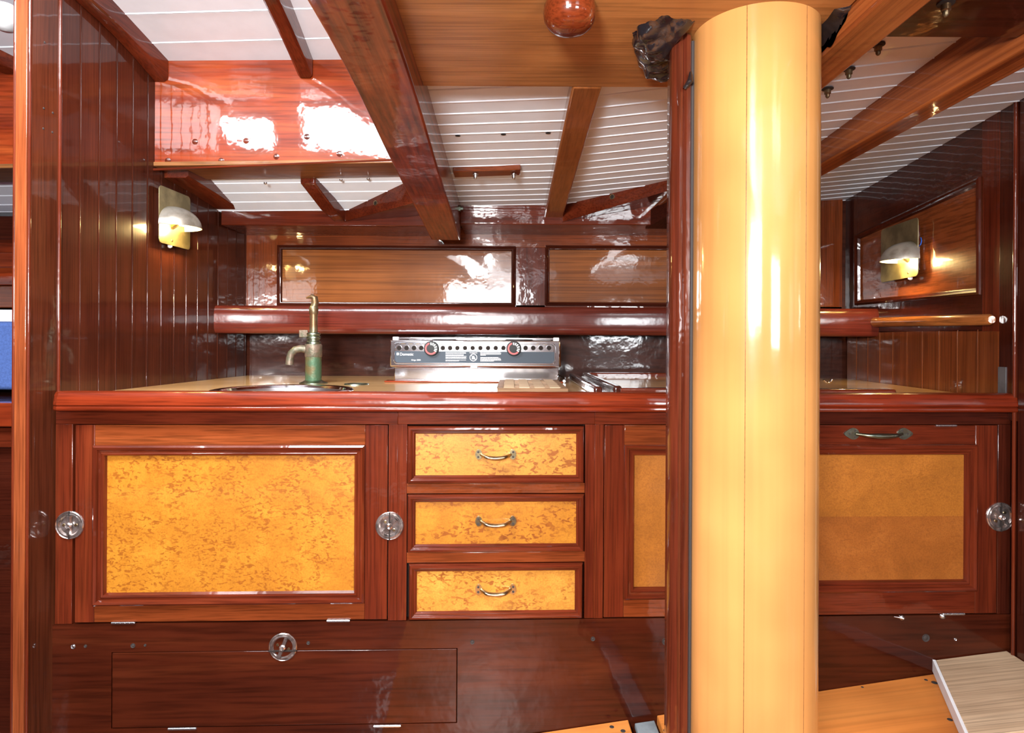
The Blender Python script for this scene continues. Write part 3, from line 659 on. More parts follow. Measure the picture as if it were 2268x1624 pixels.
# --- base locker
zlo = CF.pix(630, 1640)[1] - 0.10
t = thing('base_locker', CF.w(U(1100), 0.02, zlo), 'dark mahogany locker front below the cupboards with a drop-down flap', 'locker')
hq = R(247, 1440, 1013, 1608); B0 = (U(118), U(2243), zlo, zbot - 0.0006)
mb = MB()
for q in ((B0[0], hq[0], B0[2], B0[3]), (hq[1], B0[1], B0[2], B0[3]), (hq[0], hq[1], B0[2], hq[2]), (hq[0], hq[1], hq[3], B0[3])): mb.fbox(CF, q, -0.0008, DT)
obj('front_board', mb, base_wood, t)
mb = MB(); mb.fbox(CF, B0, DT, DT + 0.01); obj('backing', mb, gap_shade, t)  # sheet coloured as the shade in the flap joint
mb = MB(); mb.fbox(CF, (hq[0] + g, hq[1] - g, hq[2] + g, hq[3] - g), -0.0012, DT - 0.002); fl = obj('flap', mb, base_wood, t, bevel=0.0015)
latch(fl, 627, 1433, 31, 1.2, 0.0); hinge(fl, 405, 1613, 60); hinge(fl, 858, 1607, 58)
for px, py, rr in ((163, 1432, .0045), (295, 1430, .0045), (322, 1429, .0025), (683, 1424, .0035), (1046, 1422, .0045), (1313, 1415, .0045), (1474, 1421, .0075), (2050, 1413, .008), (2115, 1416, .003), (190, 1431, .003)):
    u, z = CF.pix(px, py); mb = MB(); mb.lathe([(rr * 1.2, -0.0009 + 0.0003), (rr * 1.1, 0.0018), (rr * 0.7, 0.0010), (rr * 0.5, 0.0022), (0, 0.0024)], CF.w(u, 0, z), -CF.n, 14); obj('screw', mb, satin if px in (163, 2115) else caulk, t)

# ------------------------------------------------------------------ shelf with rail
SD = 2.09
t = thing('galley_shelf', (0.1, 2.2, 0.03), 'long red mahogany shelf with a deep rounded front rail above the stove', 'shelf')
zs1 = P(980, 679, SD).z; zs0 = P(980, 741, SD).z
xl = P(478, 700, SD).x; xr2 = P(1943, 700, SD).x
prof = []
hp = (zs1 - zs0) / 2; zc = (zs1 + zs0) / 2
for i in range(20):
    a = PI / 2 + PI * i / 19; prof.append((0.010 * math.cos(a) * 1.4, zc + hp * (abs(math.sin(a)) ** 0.6) * (1 if math.sin(a) > 0 else -1)))
prof += [(0.012, zs0), (0.012, zs1)]
mb = MB()
path = []
for i in range(25):
    s = i / 24; x = xl + (1.0 - xl) * s * (xr2 - 0.002) if False else xl + (xr2 - xl) * s
    dz = -0.006 * math.sin(PI * s) * 0
    path.append((Vector((x, SD, dz)), Vector((0, 1, 0)), Vector((0, 0, 1))))
mb.sweep(path, prof)
obj('front_rail', mb, wood('shelf_mahogany', (0.060, 0.009, 0.006), (0.115, 0.018, 0.010), (0.17, 0.032, 0.014), axis='X', across=24, along=1.0, ripple=0.02, coat_rough=0.13), t)
mb = MB(); mb.box(wl(2.2) + 0.004, wr(2.2) - 0.008, SD + 0.011, 2.315, zs0 + 0.006, zs0 + 0.022); obj('shelf_board', mb, mahd['X'], t)
c = P(2105, 840, 1.0)
# grab rail on the right bulkhead
t = thing('bulkhead_rail', RF.w(Ru(1.8), -0.01, 0.05), 'slim varnished rail along the right bulkhead below the sconce', 'rail')
pa = RF.pix(1940, 714); pb = RF.pix(2208, 708); mb = MB()
mb.tube([RF.w(pa[0] , -0.012, pa[1]), RF.w((pa[0] + pb[0]) / 2, -0.013, (pa[1] + pb[1]) / 2), RF.w(pb[0] + 0.004, -0.014, pb[1]), RF.w(pb[0] - 0.004, -0.014, pb[1])], [0.0155, 0.0148, 0.0135, 0.009], 16); obj('rail', mb, wood('rail_mahogany', (0.22, 0.06, 0.016), (0.36, 0.12, 0.03), (0.46, 0.18, 0.05), axis='Y', across=22), t)

# ------------------------------------------------------------------ beams overhead
def beam(name, secs, m, label, cat='beam', parts=None, bevel=0.004, group=None):
    """secs = [(y, xl, xr, zb, zt)]"""
    mb = MB(); k = len(secs); vs = []; fs = []
    for y, a, b, z0, z1 in secs: vs += [(a, y, z0), (b, y, z0), (b, y, z1), (a, y, z1)]
    for j in range(k - 1):
        for i in range(4): fs.append((j * 4 + i, j * 4 + (i + 1) % 4, (j + 1) * 4 + (i + 1) % 4, (j + 1) * 4 + i))
    fs += [(0, 1, 2, 3), tuple(range(4 * k - 4, 4 * k))]
    mb.add(vs, fs)
    return tag(obj(name, mb, m, None, bevel=bevel), label, cat, group)
# big curved beam: from edge pixels, right edge x known
def interp(tab, y):
    for (a, va), (b, vb) in zip(tab, tab[1:]):
        if a <= y <= b:
            s = (y - a) / (b - a); return va + (vb - va) * s
    return tab[0][1] if y < tab[0][0] else tab[-1][1]
tabz = [(0.4, 0.424), (0.786, 0.428), (0.93, 0.427), (1.13, 0.414), (1.35, 0.391), (1.6, 0.374), (1.85, 0.357), (2.25, 0.331)]
secs = []
for i in range(18):
    y = 0.5 + (2.12 - 0.5) * i / 17
    # smooth parabola fit of the crown
    zb = (interp(tabz, y - 0.09) + interp(tabz, y) + interp(tabz, y + 0.09)) / 3
    xr_ = -0.163 - 0.0095 * max(0, y - 0.9)
    secs.append((y, xr_ - 0.0975, xr_, zb, 0.53))
beam('deck_beam', secs, pineY, 'massive curved pine deck beam crossing the ceiling left of centre')
# beam right of centre
s0 = P(1300, 195, 1.165); s1 = P(1225, 485, 2.12)
secs = []
for i in range(8):
    s = i / 7; y = 1.164 + (2.12 - 1.164) * s; t_ = (y - 1.165) / (2.12 - 1.165)
    z = s0.z + (s1.z - s0.z) * t_ ; xm = s0.x + (s1.x - s0.x) * t_
    hw = 0.0275 + 0.004 * t_; secs.append((y, xm - hw, xm + hw, z, zmid(0, y) + 0.01))
beam('deck_beam', secs, beamY, 'small straight deck beam right of the massive curved one, behind the teak board')
# right beams A and B
beam('deck_beam', [(y, 0.4706, 0.5366, 0.44, 0.50) for y in (0.5, 1.0, 1.6, 2.12)], pineA, 'pine deck beam just right of the mast running beside the black wrapping')
beam('deck_beam', [(y, 0.798, 0.857, 0.463, 0.555) for y in (0.5, 1.0, 1.6, 2.3)], pineA, 'pine deck beam nearest the right bulkhead')
# small beam under side deck, left bay
a0 = P(664, 403, 1.80); a1 = P(754, 497, 2.12)
beam('deck_beam', [(1.906, a0.x - 0.035, a0.x + 0.010, 0.474, 0.50), (1.80 + 0.22, (a0.x + a1.x) / 2 - 0.02, (a0.x + a1.x) / 2 + 0.024, (a0.z + a1.z) / 2 - 0.005, 0.50), (2.12, a1.x - 0.012, a1.x + 0.026, a1.z, 0.46)], mah['Y'], 'short mahogany side deck beam under the coaming, left bay')
# small beam in cabin roof
a1 = P(676, 172, 1.75); a0 = P(598, 0, 1.44)
mb = MB(); path = []
for i in range(8):
    s = -1.2 + 2.2 * i / 7; p = a0 + (a1 - a0) * s; p.z += 0.02 * (1 - s) * s if s > 0 else 0; path.append((p, Vector((1, 0, 0)), Vector((0, 0, 1))))
mb.sweep(path, [(-0.013, 0.0), (0.013, 0.0), (0.019, 0.005), (0.020, 0.012), (0.020, 0.075), (-0.020, 0.075), (-0.020, 0.012), (-0.019, 0.005)])
tag(obj('roof_beam', mb, mah['Y']), 'slim dark roof beam under the white cabin roof meeting the red coaming', 'beam')
# cornices on the left bulkhead
zc1 = P(340, 181, 1.755).z; zc0 = P(165, 0, 1.456).z
mb = MB(); path = []
for i in range(9):
    s = -0.5 + 1.5 * i / 8; d = 1.456 + (1.755 - 1.456) * s; z = zc0 + (zc1 - zc0) * s + 0.010 * math.sin(PI * max(0, min(1, s)))
    path.append((Vector((wl(d) + 0.001, d, z)), Vector((1, 0, 0)), Vector((0, 0, 1))))
mb.sweep(path, [(0, 0), (0.026, 0), (0.034, 0.006), (0.036, 0.014), (0.036, 0.09), (0, 0.09)])
tag(obj('cornice', mb, mah['Y']), 'mahogany cornice where the left bulkhead meets the white cabin roof', 'cornice')
mb = MB(); path = []
for d, z in ((1.80, 0.462), (1.95, 0.449), (2.1, 0.432), (2.24, 0.412)):
    path.append((Vector((wl(d) + 0.001, d, z)), Vector((1, 0, 0)), Vector((0, 0, 1))))
mb.sweep(path, [(0, 0), (0.060, 0), (0.068, 0.006), (0.068, 0.09), (0, 0.09)])
tag(obj('cornice', mb, mah['Y']), 'mahogany cornice above the left sconce under the side deck', 'cornice')
# coaming: red mahogany side of the cabin trunk
def cz0(x): return 0.474 + 0.030 * (x + 1.0) / 0.66
def cz1(x): return 0.776 + 0.012 * (x + 1)
t = thing('coaming', (-0.65, 1.78, 0.47), 'glossy red mahogany cabin side board below the white cabin roof', 'coaming')
mb = MB()
mb.hexa([(-2.3, 1.757, cz0(-1.1)), (-0.262, 1.757, cz0(-.262)), (-0.262, 1.79, cz0(-.262)), (-2.3, 1.79, cz0(-1.1)), (-2.3, 1.757, 0.79), (-0.262, 1.757, 0.80), (-0.262, 1.79, 0.80), (-2.3, 1.79, 0.79)])
obj('side_board', mb, mahr['X'], t)
for px, py in ((432, 314), (372, 356), (680, 303), (490, 356), (612, 347), (752, 341), (545, 312)):
    c = P(px, py, 1.757); mb = MB(); mb.lathe([(0.0085, -0.001), (0.0082, 0.0004), (0.0075, 0.0006), (0, 0.0008)], c, (0, -1, 0), 20); obj('wood_plug', mb, mah['Z'], t)
mb = MB()
mb.hexa([(-2.3, 1.752, cz0(-1.1) - 0.012), (-0.255, 1.752, cz0(-.26) - 0.012), (-0.255, 1.905, cz0(-.26) - 0.012), (-2.3, 1.905, cz0(-1.1) - 0.012), (-2.3, 1.752, cz0(-1.1)), (-0.255, 1.752, cz0(-.26)), (-0.255, 1.905, cz0(-.26)), (-2.3, 1.905, cz0(-1.1))])
obj('carlin', mb, carlin_m, t, bevel=0.002)
mb = MB(); mb.tube([(-1.0, 1.753, cz0(-1.0) - 0.002), (-0.262, 1.753, cz0(-.26) - 0.002)], 0.0035, 8); obj('lower_bead', mb, mah['X'], t)
for px, py in ((595, 407), (752, 400), (810, 397)):
    c = PZ(px, py - 3, cz0(-.6) - 0.012); mb = MB(); mb.lathe([(0.005, 0), (0.005, 0.004), (0, 0.007)], (c.x, 1.895, cz0(c.x) - 0.012), (0, 0, -1), 12); obj('screw_head', mb, satin, t)
# beam shelf (clamp) along the hull
CD = 2.10
def clamp(x0, x1, zt_, zb_, label, m=None):
    mb = MB(); mb.box(x0, x1, CD, 2.317, zb_, zt_)
    return tag(obj('beam_shelf', mb, m or mah['X'], None, bevel=0.003), label, 'beam shelf')
clamp(wl(2.2) + 0.004, -0.275, 0.45, P(700, 500, CD).z, 'dark mahogany beam shelf along the hull left of the big curved beam')
clamp(-0.175, 0.80, P(1100, 450, CD).z + 0.0, P(1100, 497, CD).z, 'mahogany beam shelf along the hull right of the big curved beam')
# knees
def knee(a, b, zt_, ha, hb, back, label, m=None):
    a = Vector(a); b = Vector(b)
    mb = MB(); mb.hexa([(a.x, a.y, ha), (b.x, b.y, hb), (b.x, back, hb), (a.x, back, ha), (a.x, a.y, zt_), (b.x, b.y, zt_), (b.x, back, zt_), (a.x, back, zt_)])
    return tag(obj('lodging_knee', mb, m or mah['X'], None, bevel=0.003), label, 'knee')
k = knee(P(1245, 470, 2.10), P(1600, 380, 1.80), 0.51, 0.398, 0.478, 2.098, 'triangular lodging knee with a bolt hole between the small beam and the mast')
c = P(1356, 436, 2.0)
def bolt_hole(px, py, pa, pb):
    fr = Frame((pa.x, pa.y), (pb.x, pb.y), (0, 1)); u, z = fr.pix(px, py); mb = MB()
    mb.lathe([(0.0085, -0.002), (0.0085, 0.002), (0.006, 0.0022), (0.0055, -0.001)], fr.w(u, 0, z), -fr.n, 20, mi=0); mb.lathe([(0.0058, 0.0004), (0, 0.0004)], fr.w(u, 0, z), -fr.n, 16, mi=1)
    o = obj('bolt_hole', mb, [brass, gap_shade]); return o
def add_child(o, p):
    o.parent = p; o.location = o.location - p.location
h = bolt_hole(1356, 436, P(1245, 470, 2.10), P(1600, 380, 1.80)); add_child(h, k)
k = knee(P(764, 480, 2.10), P(916, 400, 1.912), 0.525, 0.396, 0.418, 2.098, 'triangular lodging knee between the short side deck beam and the big curved beam')
h = bolt_hole(832, 450, P(764, 480, 2.10), P(916, 400, 1.912)); add_child(h, k)
pa = P(1441, 497, 2.14); mb = MB(); mb.hexa([(0.45, 2.14, 0.385), (0.53, 2.14, 0.385), (0.57, 1.9, 0.40), (0.50, 1.9, 0.40), (0.45, 2.14, 0.44), (0.53, 2.14, 0.44), (0.57, 1.9, 0.45), (0.50, 1.9, 0.45)])
tag(obj('beam_end_block', mb, wood('block_mahogany', *MAHD, axis='Y', coat=0.0, rough=0.6), None), 'short mahogany block under the beam shelf beside the mast', 'block')
# nut at big beam end
c = P(1016, 462, 2.06); t = thing('brass_nut', c, 'green-stained brass nut on the lower end of the big curved beam', 'nut')
mb = MB(); mb.lathe([(0.011, 0), (0.011, 0.006), (0.006, 0.006), (0.006, 0.014), (0, 0.014)], Vector((-0.176, c.y, c.z)), (1, 0, 0), 6); obj('nut', mb, brassg, t)
# teak partner board
ZB = 0.47
tb = P(930, 190, 1.0); yfar = ZB * F / (CY - 192)
mb = MB(); mb.box(-0.166, 0.469, 0.45, yfar, ZB, ZB + 0.022)
tag(obj('partner_board', mb, teak, None, bevel=0.0015), 'wide brown teak board flat under the deck around the mast head', 'board')
mb = MB(); mb.box(0.539, 0.796, 0.45, 1.0, 0.485, 0.51)
tag(obj('partner_board', mb, mahd['X'], None, bevel=0.0015), 'dark red mahogany board under the deck between the two right-hand pine beams', 'board')
# turned knob
kc = PZ(1262, 8, ZB)
mb = MB(); mb.lathe([(0.0, 0.041), (0.012, 0.0405), (0.022, 0.038), (0.0305, 0.032), (0.0355, 0.023), (0.037, 0.014), (0.036, 0.004), (0.034, 0.0)], (kc.x, kc.y, ZB), (0, 0, -1), 40)
tag(obj('turned_wooden_cap', mb, wood('cap_mahogany', (0.075, 0.010, 0.003), (0.14, 0.023, 0.006), (0.20, 0.042, 0.011), axis='X', across=40, along=8, ripple=0.02)), 'round turned mahogany cap hanging under the teak board', 'wooden cap')
# bolts hanging in right bay
def bolt(px, py, z, label, s=1.0):
    c = PZ(px, py, z)
    t = thing('hanging_bolt', c, label, 'bolt', 'bolts under the right side deck')
    mb = MB(); mb.lathe([(0, 0.0), (0.0115 * s, 0), (0.0115 * s, -0.002), (0.006 * s, -0.003)], c, (0, 0, 1), 20); obj('washer', mb, caulk, t)
    mb = MB(); mb.lathe([(0.0065 * s, -0.002), (0.0065 * s, -0.011 * s), (0.0045 * s, -0.012 * s), (0.0042 * s, -0.017 * s), (0.002 * s, -0.020 * s), (0, -0.0205 * s)], c, (0, 0, 1), 16); obj('nut', mb, brown_bronze, t)
for px, py, lb in ((2015, 42, 'bronze deck bolt at the far edge of the dark red board'), (1945, 98, 'second bronze deck bolt below the dark red board'), (1880, 152, 'third bronze deck bolt below the dark red board'), (1833, 196, 'bronze deck bolt nearest the mast')):
    zz = 0.515
    for _ in range(6):
        c = PZ(px, py, zz); zz = zmid(c.x, c.y) - 0.001
    bolt(px, py, zz, lb)
bolt(2095, 6, 0.485, 'bronze bolt through the dark red board', 1.0)
# strip of wood with two bolts on the centre ceiling
zz = 0.48
pA = P(1003, 378, 1.0)
def ceilp(px, py):
    z = 0.47
    for _ in range(8):
        c = PZ(px, py, z); z = zmid(c.x, c.y)
    return c
q0 = ceilp(1003, 370); q1 = ceilp(1153, 364); 
t = thing('ceiling_batten', (q0 + q1) / 2, 'short weathered wooden batten with two bolts on the white centre ceiling', 'batten')
hgt = 0.014; dn = Vector((0, 0, -hgt))
bk = Vector((0, 0.05, -0.002))
mb = MB(); mb.prism([q0, q1, q1 + bk, q0 + bk], dn); obj('strip', mb, mahb['X'], t, bevel=0.002)
for px in (1053, 1138):
    c = ceilp(px, 372); c = Vector((c.x, (q0.y + q1.y) / 2 + 0.02, q0.z - hgt - 0.003))
    mb = MB(); mb.lathe([(0.0085, 0.0), (0.008, -0.002), (0.005, -0.003), (0.0045, -0.011), (0.002, -0.014), (0, -0.0145)], c, (0, 0, 1), 14); obj('bolt', mb, satin, t)
for px, py, wh in ((1014, 300, 'nearest the massive curved beam'), (1115, 297, 'midway between the two beams'), (1214, 294, 'nearest the small straight beam')):
    c = ceilp(px, py); mb = MB(); mb.lathe([(0.0062, -0.0012), (0.0050, -0.0016), (0, -0.0014)], c, (0, 0, 1), 16)
    tag(obj('screw_hole', mb, gap_shade), 'small dark screw hole in the white centre ceiling ' + wh, 'hole', 'screw holes in the centre ceiling')

# ------------------------------------------------------------------ mast
MX, MY, MR = 0.3665, 0.96, 0.0913
t = thing('mast', (MX, MY, zfl(MX)), 'thick varnished pine mast passing through the cabin', 'mast')
mb = MB(); mb.lathe([(MR * 1.0, zfl(MX)), (MR, 0.0), (MR * 0.997, 0.60)], (MX, MY, 0), (0, 0, 1), 96); obj('spar', mb, mast_m, t)
for px in (1651, 1784):
    k_ = (px - CX) / F; A_ = 1 + k_ * k_; B_ = -2 * (MX * k_ + MY); C_ = MX * MX + MY * MY - MR * MR
    y_ = (-B_ - math.sqrt(B_ * B_ - 4 * A_ * C_)) / (2 * A_); x_ = k_ * y_
    n_ = Vector((x_ - MX, y_ - MY, 0)).normalized(); c_ = Vector((MX, MY, 0)) + n_ * (MR - 0.0003)
    mb = MB(); mb.tube([c_ + Vector((0, 0, zfl(MX))), c_ + Vector((0, 0, 0.47))], 0.0006, 6); obj('glue_seam', mb, carlin_m, t)
# mahogany batten with mastic bead on the left of the mast
t = thing('mast_batten', (0.258, 0.975, zfl(0.26)), 'slim rounded dark mahogany batten fixed along the left side of the mast', 'batten')
mb = MB(); xa, xb = 0.2425, 0.2725; ya, yb = 0.958, 1.0
prof = [(xa + 0.004, yb), (xa, yb - 0.006), (xa, ya + 0.010), (xa + 0.003, ya + 0.003), (xa + 0.010, ya - 0.001), (xa + 0.0145, ya), (xa + 0.016, ya + 0.003), (xa + 0.020, ya - 0.001), (xa + 0.026, ya), (xb, ya + 0.006), (xb, yb)]
ztop = P(1500, 72, ya).z
vs = [(a, b, zfl(0.26) - 0.01) for a, b in prof] + [(a, b, ztop - 0.012 + 0.012 * math.sin(PI * (a - xa) / (xb - xa)) ** 0.5 if 0 < (a - xa) < (xb - xa) else ztop - 0.012) for a, b in prof]
n = len(prof); mb.add(vs, [tuple(range(n)), tuple(range(n, 2 * n))] + [(i, (i + 1) % n, n + (i + 1) % n, n + i) for i in range(n)])
obj('strip', mb, stripZ, t)
mb = MB(); pts = []
for i in range(60):
    z = zfl(0.26) + (ztop - 0.01 - zfl(0.26)) * i / 59; pts.append((xb + 0.0014 + 0.0008 * noise.noise((0, 0, z * 9)), ya + 0.008, z))
mb.tube(pts, 0.0036, 8); obj('sealant_bead', mb, caulk, t)
c = P(1527, 176, 0.955); mb = MB(); mb.tube([c + Vector((-0.008, 0, -0.014)), c + Vector((0, -0.004, -0.004)), c + Vector((0.001, -0.003, 0.010))], [0.003, 0.005, 0.002], 8); obj('lashing_knot', mb, tape_m, t)
# black wrapped collar where the mast meets the deck
mb = MB(); nu, nv = 220, 48; vs = []
for i in range(nu):
    a = 2 * PI * i / nu
    rgt = max(0, math.cos(a)); R0 = 0.140 - 0.014 * rgt
    for j in range(nv):
        b = 2 * PI * j / nv
        p = Vector((math.cos(a), math.sin(a), 0)); rr = 0.046
        q = Vector((MX, MY, 0.496)) + p * (R0 + rr * math.cos(b)) + Vector((0, 0, rr * 0.95 * math.sin(b)))
        f1 = noise.noise(q * 15 + Vector((3, 1, 7))) * 0.016 + abs(noise.noise(q * 38)) * 0.011 - abs(noise.noise(q * 70)) * 0.002
        q += p * f1 + Vector((0, 0, 1)) * f1 * math.sin(b) * 1.3
        q.z = min(q.z + 0.32 * max(0.0, MY - q.y - 0.02), 0.513)
        q.x = min(q.x, 0.4695); vs.append(q)
mb.add(vs, [(i * nv + j, i * nv + (j + 1) % nv, ((i + 1) % nu) * nv + (j + 1) % nv, ((i + 1) % nu) * nv + j) for i in range(nu) for j in range(nv)])
tag(obj('mast_collar', mb, tape_m, sharp=60), 'lumpy glossy black tarred wrapping round the mast under the deck', 'mast collar')

# ------------------------------------------------------------------ sconces
def sconce(fr, plate, cpx, cpy, rr, label, flip, wire=False):
    us = [fr.pix(*p) for p in plate]; u0 = min(p[0] for p in us); u1 = max(p[0] for p in us)
    zt_ = sum(sorted(p[1] for p in us)[2:]) / 2; zb_ = sum(sorted(p[1] for p in us)[:2]) / 2
    uc, zc_ = fr.pix(cpx, cpy, -0.012)
    t = thing('wall_sconce', fr.w(uc, 0, (zt_ + zb_) / 2), label, 'wall lamp')
    rc = 0.012; poly = []
    for (cu, cz, a0) in ((u1 - rc, zt_ - rc, 0), (u0 + rc, zt_ - rc, PI / 2), (u0 + rc, zb_ + rc, PI), (u1 - rc, zb_ + rc, 1.5 * PI)):
        for i in range(6): a = a0 + PI / 2 * i / 5; poly.append((cu + rc * math.cos(a), cz + rc * math.sin(a)))
    mb = MB(); mb.fprism(fr, poly, -0.0165, -0.0145); obj('back_plate', mb, plate_brass, t, bevel=0.0005)
    mb = MB(); q = (u0 + 0.02, u1 - 0.02, zb_ + 0.02, zt_ - 0.02); mb.fbox(fr, q, -0.0145, 0.0); obj('mounting_block', mb, mahd['Z'], t)
    # half-dome shade opening downward
    mb = MB(); na, nb = 24, 12; o = fr.w(uc, -0.0165, zc_); out = -fr.n; al = fr.u; up = Vector((0, 0, 1)); vs = []
    for sh in (1.0, 0.955):
        for i in range(na + 1):
            a = -PI / 2 + PI * i / na
            for j in range(nb + 1):
                b = (PI / 2) * j / nb
                vs.append(o + (out * math.cos(a) * 1.22 + al * math.sin(a)) * rr * sh * math.cos(b) + up * rr * 0.92 * sh * math.sin(b))
    k = (na + 1) * (nb + 1); fo = []; fi = []
    for i in range(na):
        for j in range(nb):
            q = [i * (nb + 1) + j, (i + 1) * (nb + 1) + j, (i + 1) * (nb + 1) + j + 1, i * (nb + 1) + j + 1]
            fo.append(q); fi.append([k + x for x in q])
    rim = [(i * (nb + 1), (i + 1) * (nb + 1), k + (i + 1) * (nb + 1), k + i * (nb + 1)) for i in range(na)]
    mb.add(vs, fo, 0); mb.add(vs, fi, 1); mb.add(vs, rim, 1)
    obj('shade', mb, [dome_brass, inner_glow], t)
    mb = MB(); bo = o + out * rr * 0.50 + up * rr * 0.30; mb.lathe([(0, -0.016), (0.010, -0.014), (0.018, -0.004), (0.018, 0.006), (0.010, 0.016), (0, 0.018)], bo, (0, 0, 1), 16); obj('bulb', mb, glow, t)
    mb = MB(); mb.tube([o, bo], 0.006, 8); obj('lamp_holder', mb, brass, t)
    mb = MB(); mb.lathe([(0, 0.0), (0.006, 0), (0.006, 0.006), (0.003, 0.009), (0, 0.009)], fr.w(uc, -0.010, zb_ + 0.002), (0, 0, -1), 12); obj('switch', mb, white_print, t)
    for zz in (zb_ + 0.014,):
        mb = MB(); mb.lathe([(0.0035, 0), (0.003, 0.002), (0, 0.0025)], fr.w(uc, -0.0165, zz), out, 12); obj('screw', mb, brass, t)
    if wire:
        p = fr.pix(2046, 535)
        mb = MB(); q = [fr.w(p[0] + 0.010, -0.008, p[1] - 0.012 + 0.0), fr.w(p[0] - 0.006, -0.012, p[1] - 0.010), fr.w(p[0] - 0.011, -0.012, p[1]), fr.w(p[0] - 0.004, -0.010, p[1] + 0.010), fr.w(p[0] + 0.006, -0.006, p[1] + 0.012)]
        mb.tube(q, 0.0013, 8); obj('wire', mb, wire_m, t)
    l = bpy.data.lights.new('sconce_bulb', 'POINT'); l.energy = 1.6; l.color = (1.0, 0.72, 0.30); l.shadow_soft_size = 0.012
    lo = bpy.data.objects.new('sconce_bulb_light', l); COL.objects.link(lo); lo.location = bo + out * 0.004 - Vector((0, 0, 0.022)) - t.location; lo.parent = t
    return t
sconce(LF, [(340, 412), (410, 434), (409, 555), (340, 536)], 378, 505, 0.066, 'brass sconce with a half-dome shade lit warm on the left beadboard bulkhead', 1)
sconce(RF, [(1963, 500), (2046, 491), (2046, 607), (1963, 630)], 2015, 578, 0.062, 'brass sconce with a half-dome shade and a blue wire on the right bulkhead', -1, wire=True)

# ------------------------------------------------------------------ hand pump tap
fpx = PZ(694, 850, ZC); fx, fy = fpx.x, fpx.y; K = fy / F
def zf_(py): return P(694, py, fy).z
t = thing('hand_pump_tap', (fx, fy, ZC), 'old verdigris bronze hand pump tap standing behind the round sink', 'tap')
mb = MB(); mb.lathe([(0.0, 0.0), (30 * K, 0.0), (30 * K, 0.003), (24 * K, 0.006), (19 * K, 0.010), (0, 0.010)], (fx, fy, ZC), (0, 0, 1), 36); obj('base_flange', mb, brassg, t)
mb = MB(); mb.lathe([(17.6 * K, ZC + 0.006), (17.6 * K, zf_(790))], (fx, fy, 0), (0, 0, 1), 32); obj('barrel', mb, green_m, t)
mb = MB(); mb.lathe([(17.6 * K, zf_(791)), (18.7 * K, zf_(789)), (18.7 * K, zf_(765)), (18 * K, zf_(763)), (15 * K, zf_(762)), (0, zf_(762))], (fx, fy, 0), (0, 0, 1), 32); obj('collar', mb, pink_m, t)
mb = MB(); mb.lathe([(15.5 * K, zf_(764)), (15.5 * K, zf_(757)), (13 * K, zf_(755)), (13 * K, zf_(752)), (15 * K, zf_(750)), (15 * K, zf_(746)), (13 * K, zf_(744)), (15 * K, zf_(741)), (14.5 * K, zf_(738)), (10 * K, zf_(736)), (0, zf_(736))], (fx, fy, 0), (0, 0, 1), 32); obj('packing_nut', mb, brassg, t)
mb = MB(); mb.lathe([(8.8 * K, zf_(737)), (8.3 * K, zf_(694))], (fx, fy, 0), (0, 0, 1), 24); obj('plunger_rod', mb, brown_bronze, t)
mb = MB(); mb.lathe([(8.3 * K, zf_(697)), (10 * K, zf_(694)), (10 * K, zf_(682)), (8 * K, zf_(678)), (0, zf_(676))], (fx, fy, 0), (0, 0, 1), 24)
mb.tube([(fx, fy, zf_(682)), (fx + 3 * K, fy, zf_(670)), (fx + 2 * K, fy, zf_(660)), (fx - 4 * K, fy, zf_(657)), (fx - 11 * K, fy, zf_(659)), (fx - 17 * K, fy, zf_(660))], [8 * K, 8 * K, 7 * K, 5.5 * K, 3.2 * K, 1.6 * K], 12)
obj('pump_handle', mb, brown_bronze, t)
mb = MB(); cxs = [(0, 776), (-14, 774), (-26, 772), (-38, 775), (-46, 783), (-49, 794), (-50, 808)]
pts = [Vector((fx + a * K, fy - 0.012 * min(1, i / 3), zf_(b))) for i, (a, b) in enumerate(cxs)]
mb.tube(pts, [9 * K, 8.6 * K, 8 * K, 8 * K, 8 * K, 8.2 * K, 8.8 * K], 16); obj('spout', mb, pink_m, t)
mb = MB(); mb.box(fx - 34 * K, fx - 14 * K, fy + 0.004, fy + 0.009, zf_(748), zf_(731)); obj('rear_lug', mb, pink_m, t, bevel=0.003)

# ------------------------------------------------------------------ stove
SDp = 2.01; KS = SDp / F
def SP(px, py, off=0.0): return P(px, py, SDp) + Vector((0, -off, 0))
def srect(x0, y0, x1, y1):
    my = (y0 + y1) / 2; mx = (x0 + x1) / 2
    return P(x0, my, SDp).x, P(x1, my, SDp).x, P(mx, y1, SDp).z, P(mx, y0, SDp).z
t = thing('stove', (SP(1050, 845).x, SDp + 0.13, ZC), 'two-burner polished steel spirit stove on the worktop under the shelf', 'stove')
a, b, c_, d_ = srect(873, 814, 1237, 847)
mb = MB(); mb.box(a, b, SDp, SDp + 0.29, ZC + 0.001, d_); obj('lower_body', mb, steel, t, bevel=0.003)
a, b, c_, d_ = srect(865, 754, 1240, 813)
mb = MB(); mb.box(a, b, SDp - 0.012, SDp + 0.28, c_, d_); up_b = obj('control_housing', mb, steel, t, bevel=0.004)
FY = SDp - 0.0122
KF = FY / F
def FP(px, py, off=0.0):
    p = P(px, py, FY); return Vector((p.x, FY - off, p.z))
def rrect(x0, y0, x1, y1, rc, off, seg=6):
    p0 = FP(x0, y1); p1 = FP(x1, y0); r_ = rc * KF; out = []
    for (cx_, cz_, a0) in ((p1.x - r_, p1.z - r_, 0), (p0.x + r_, p1.z - r_, PI / 2), (p0.x + r_, p0.z + r_, PI), (p1.x - r_, p0.z + r_, 1.5 * PI)):
        for i in range(seg): a_ = a0 + PI / 2 * i / (seg - 1); out.append(Vector((cx_ + r_ * math.cos(a_), FY - off, cz_ + r_ * math.sin(a_))))
    return out
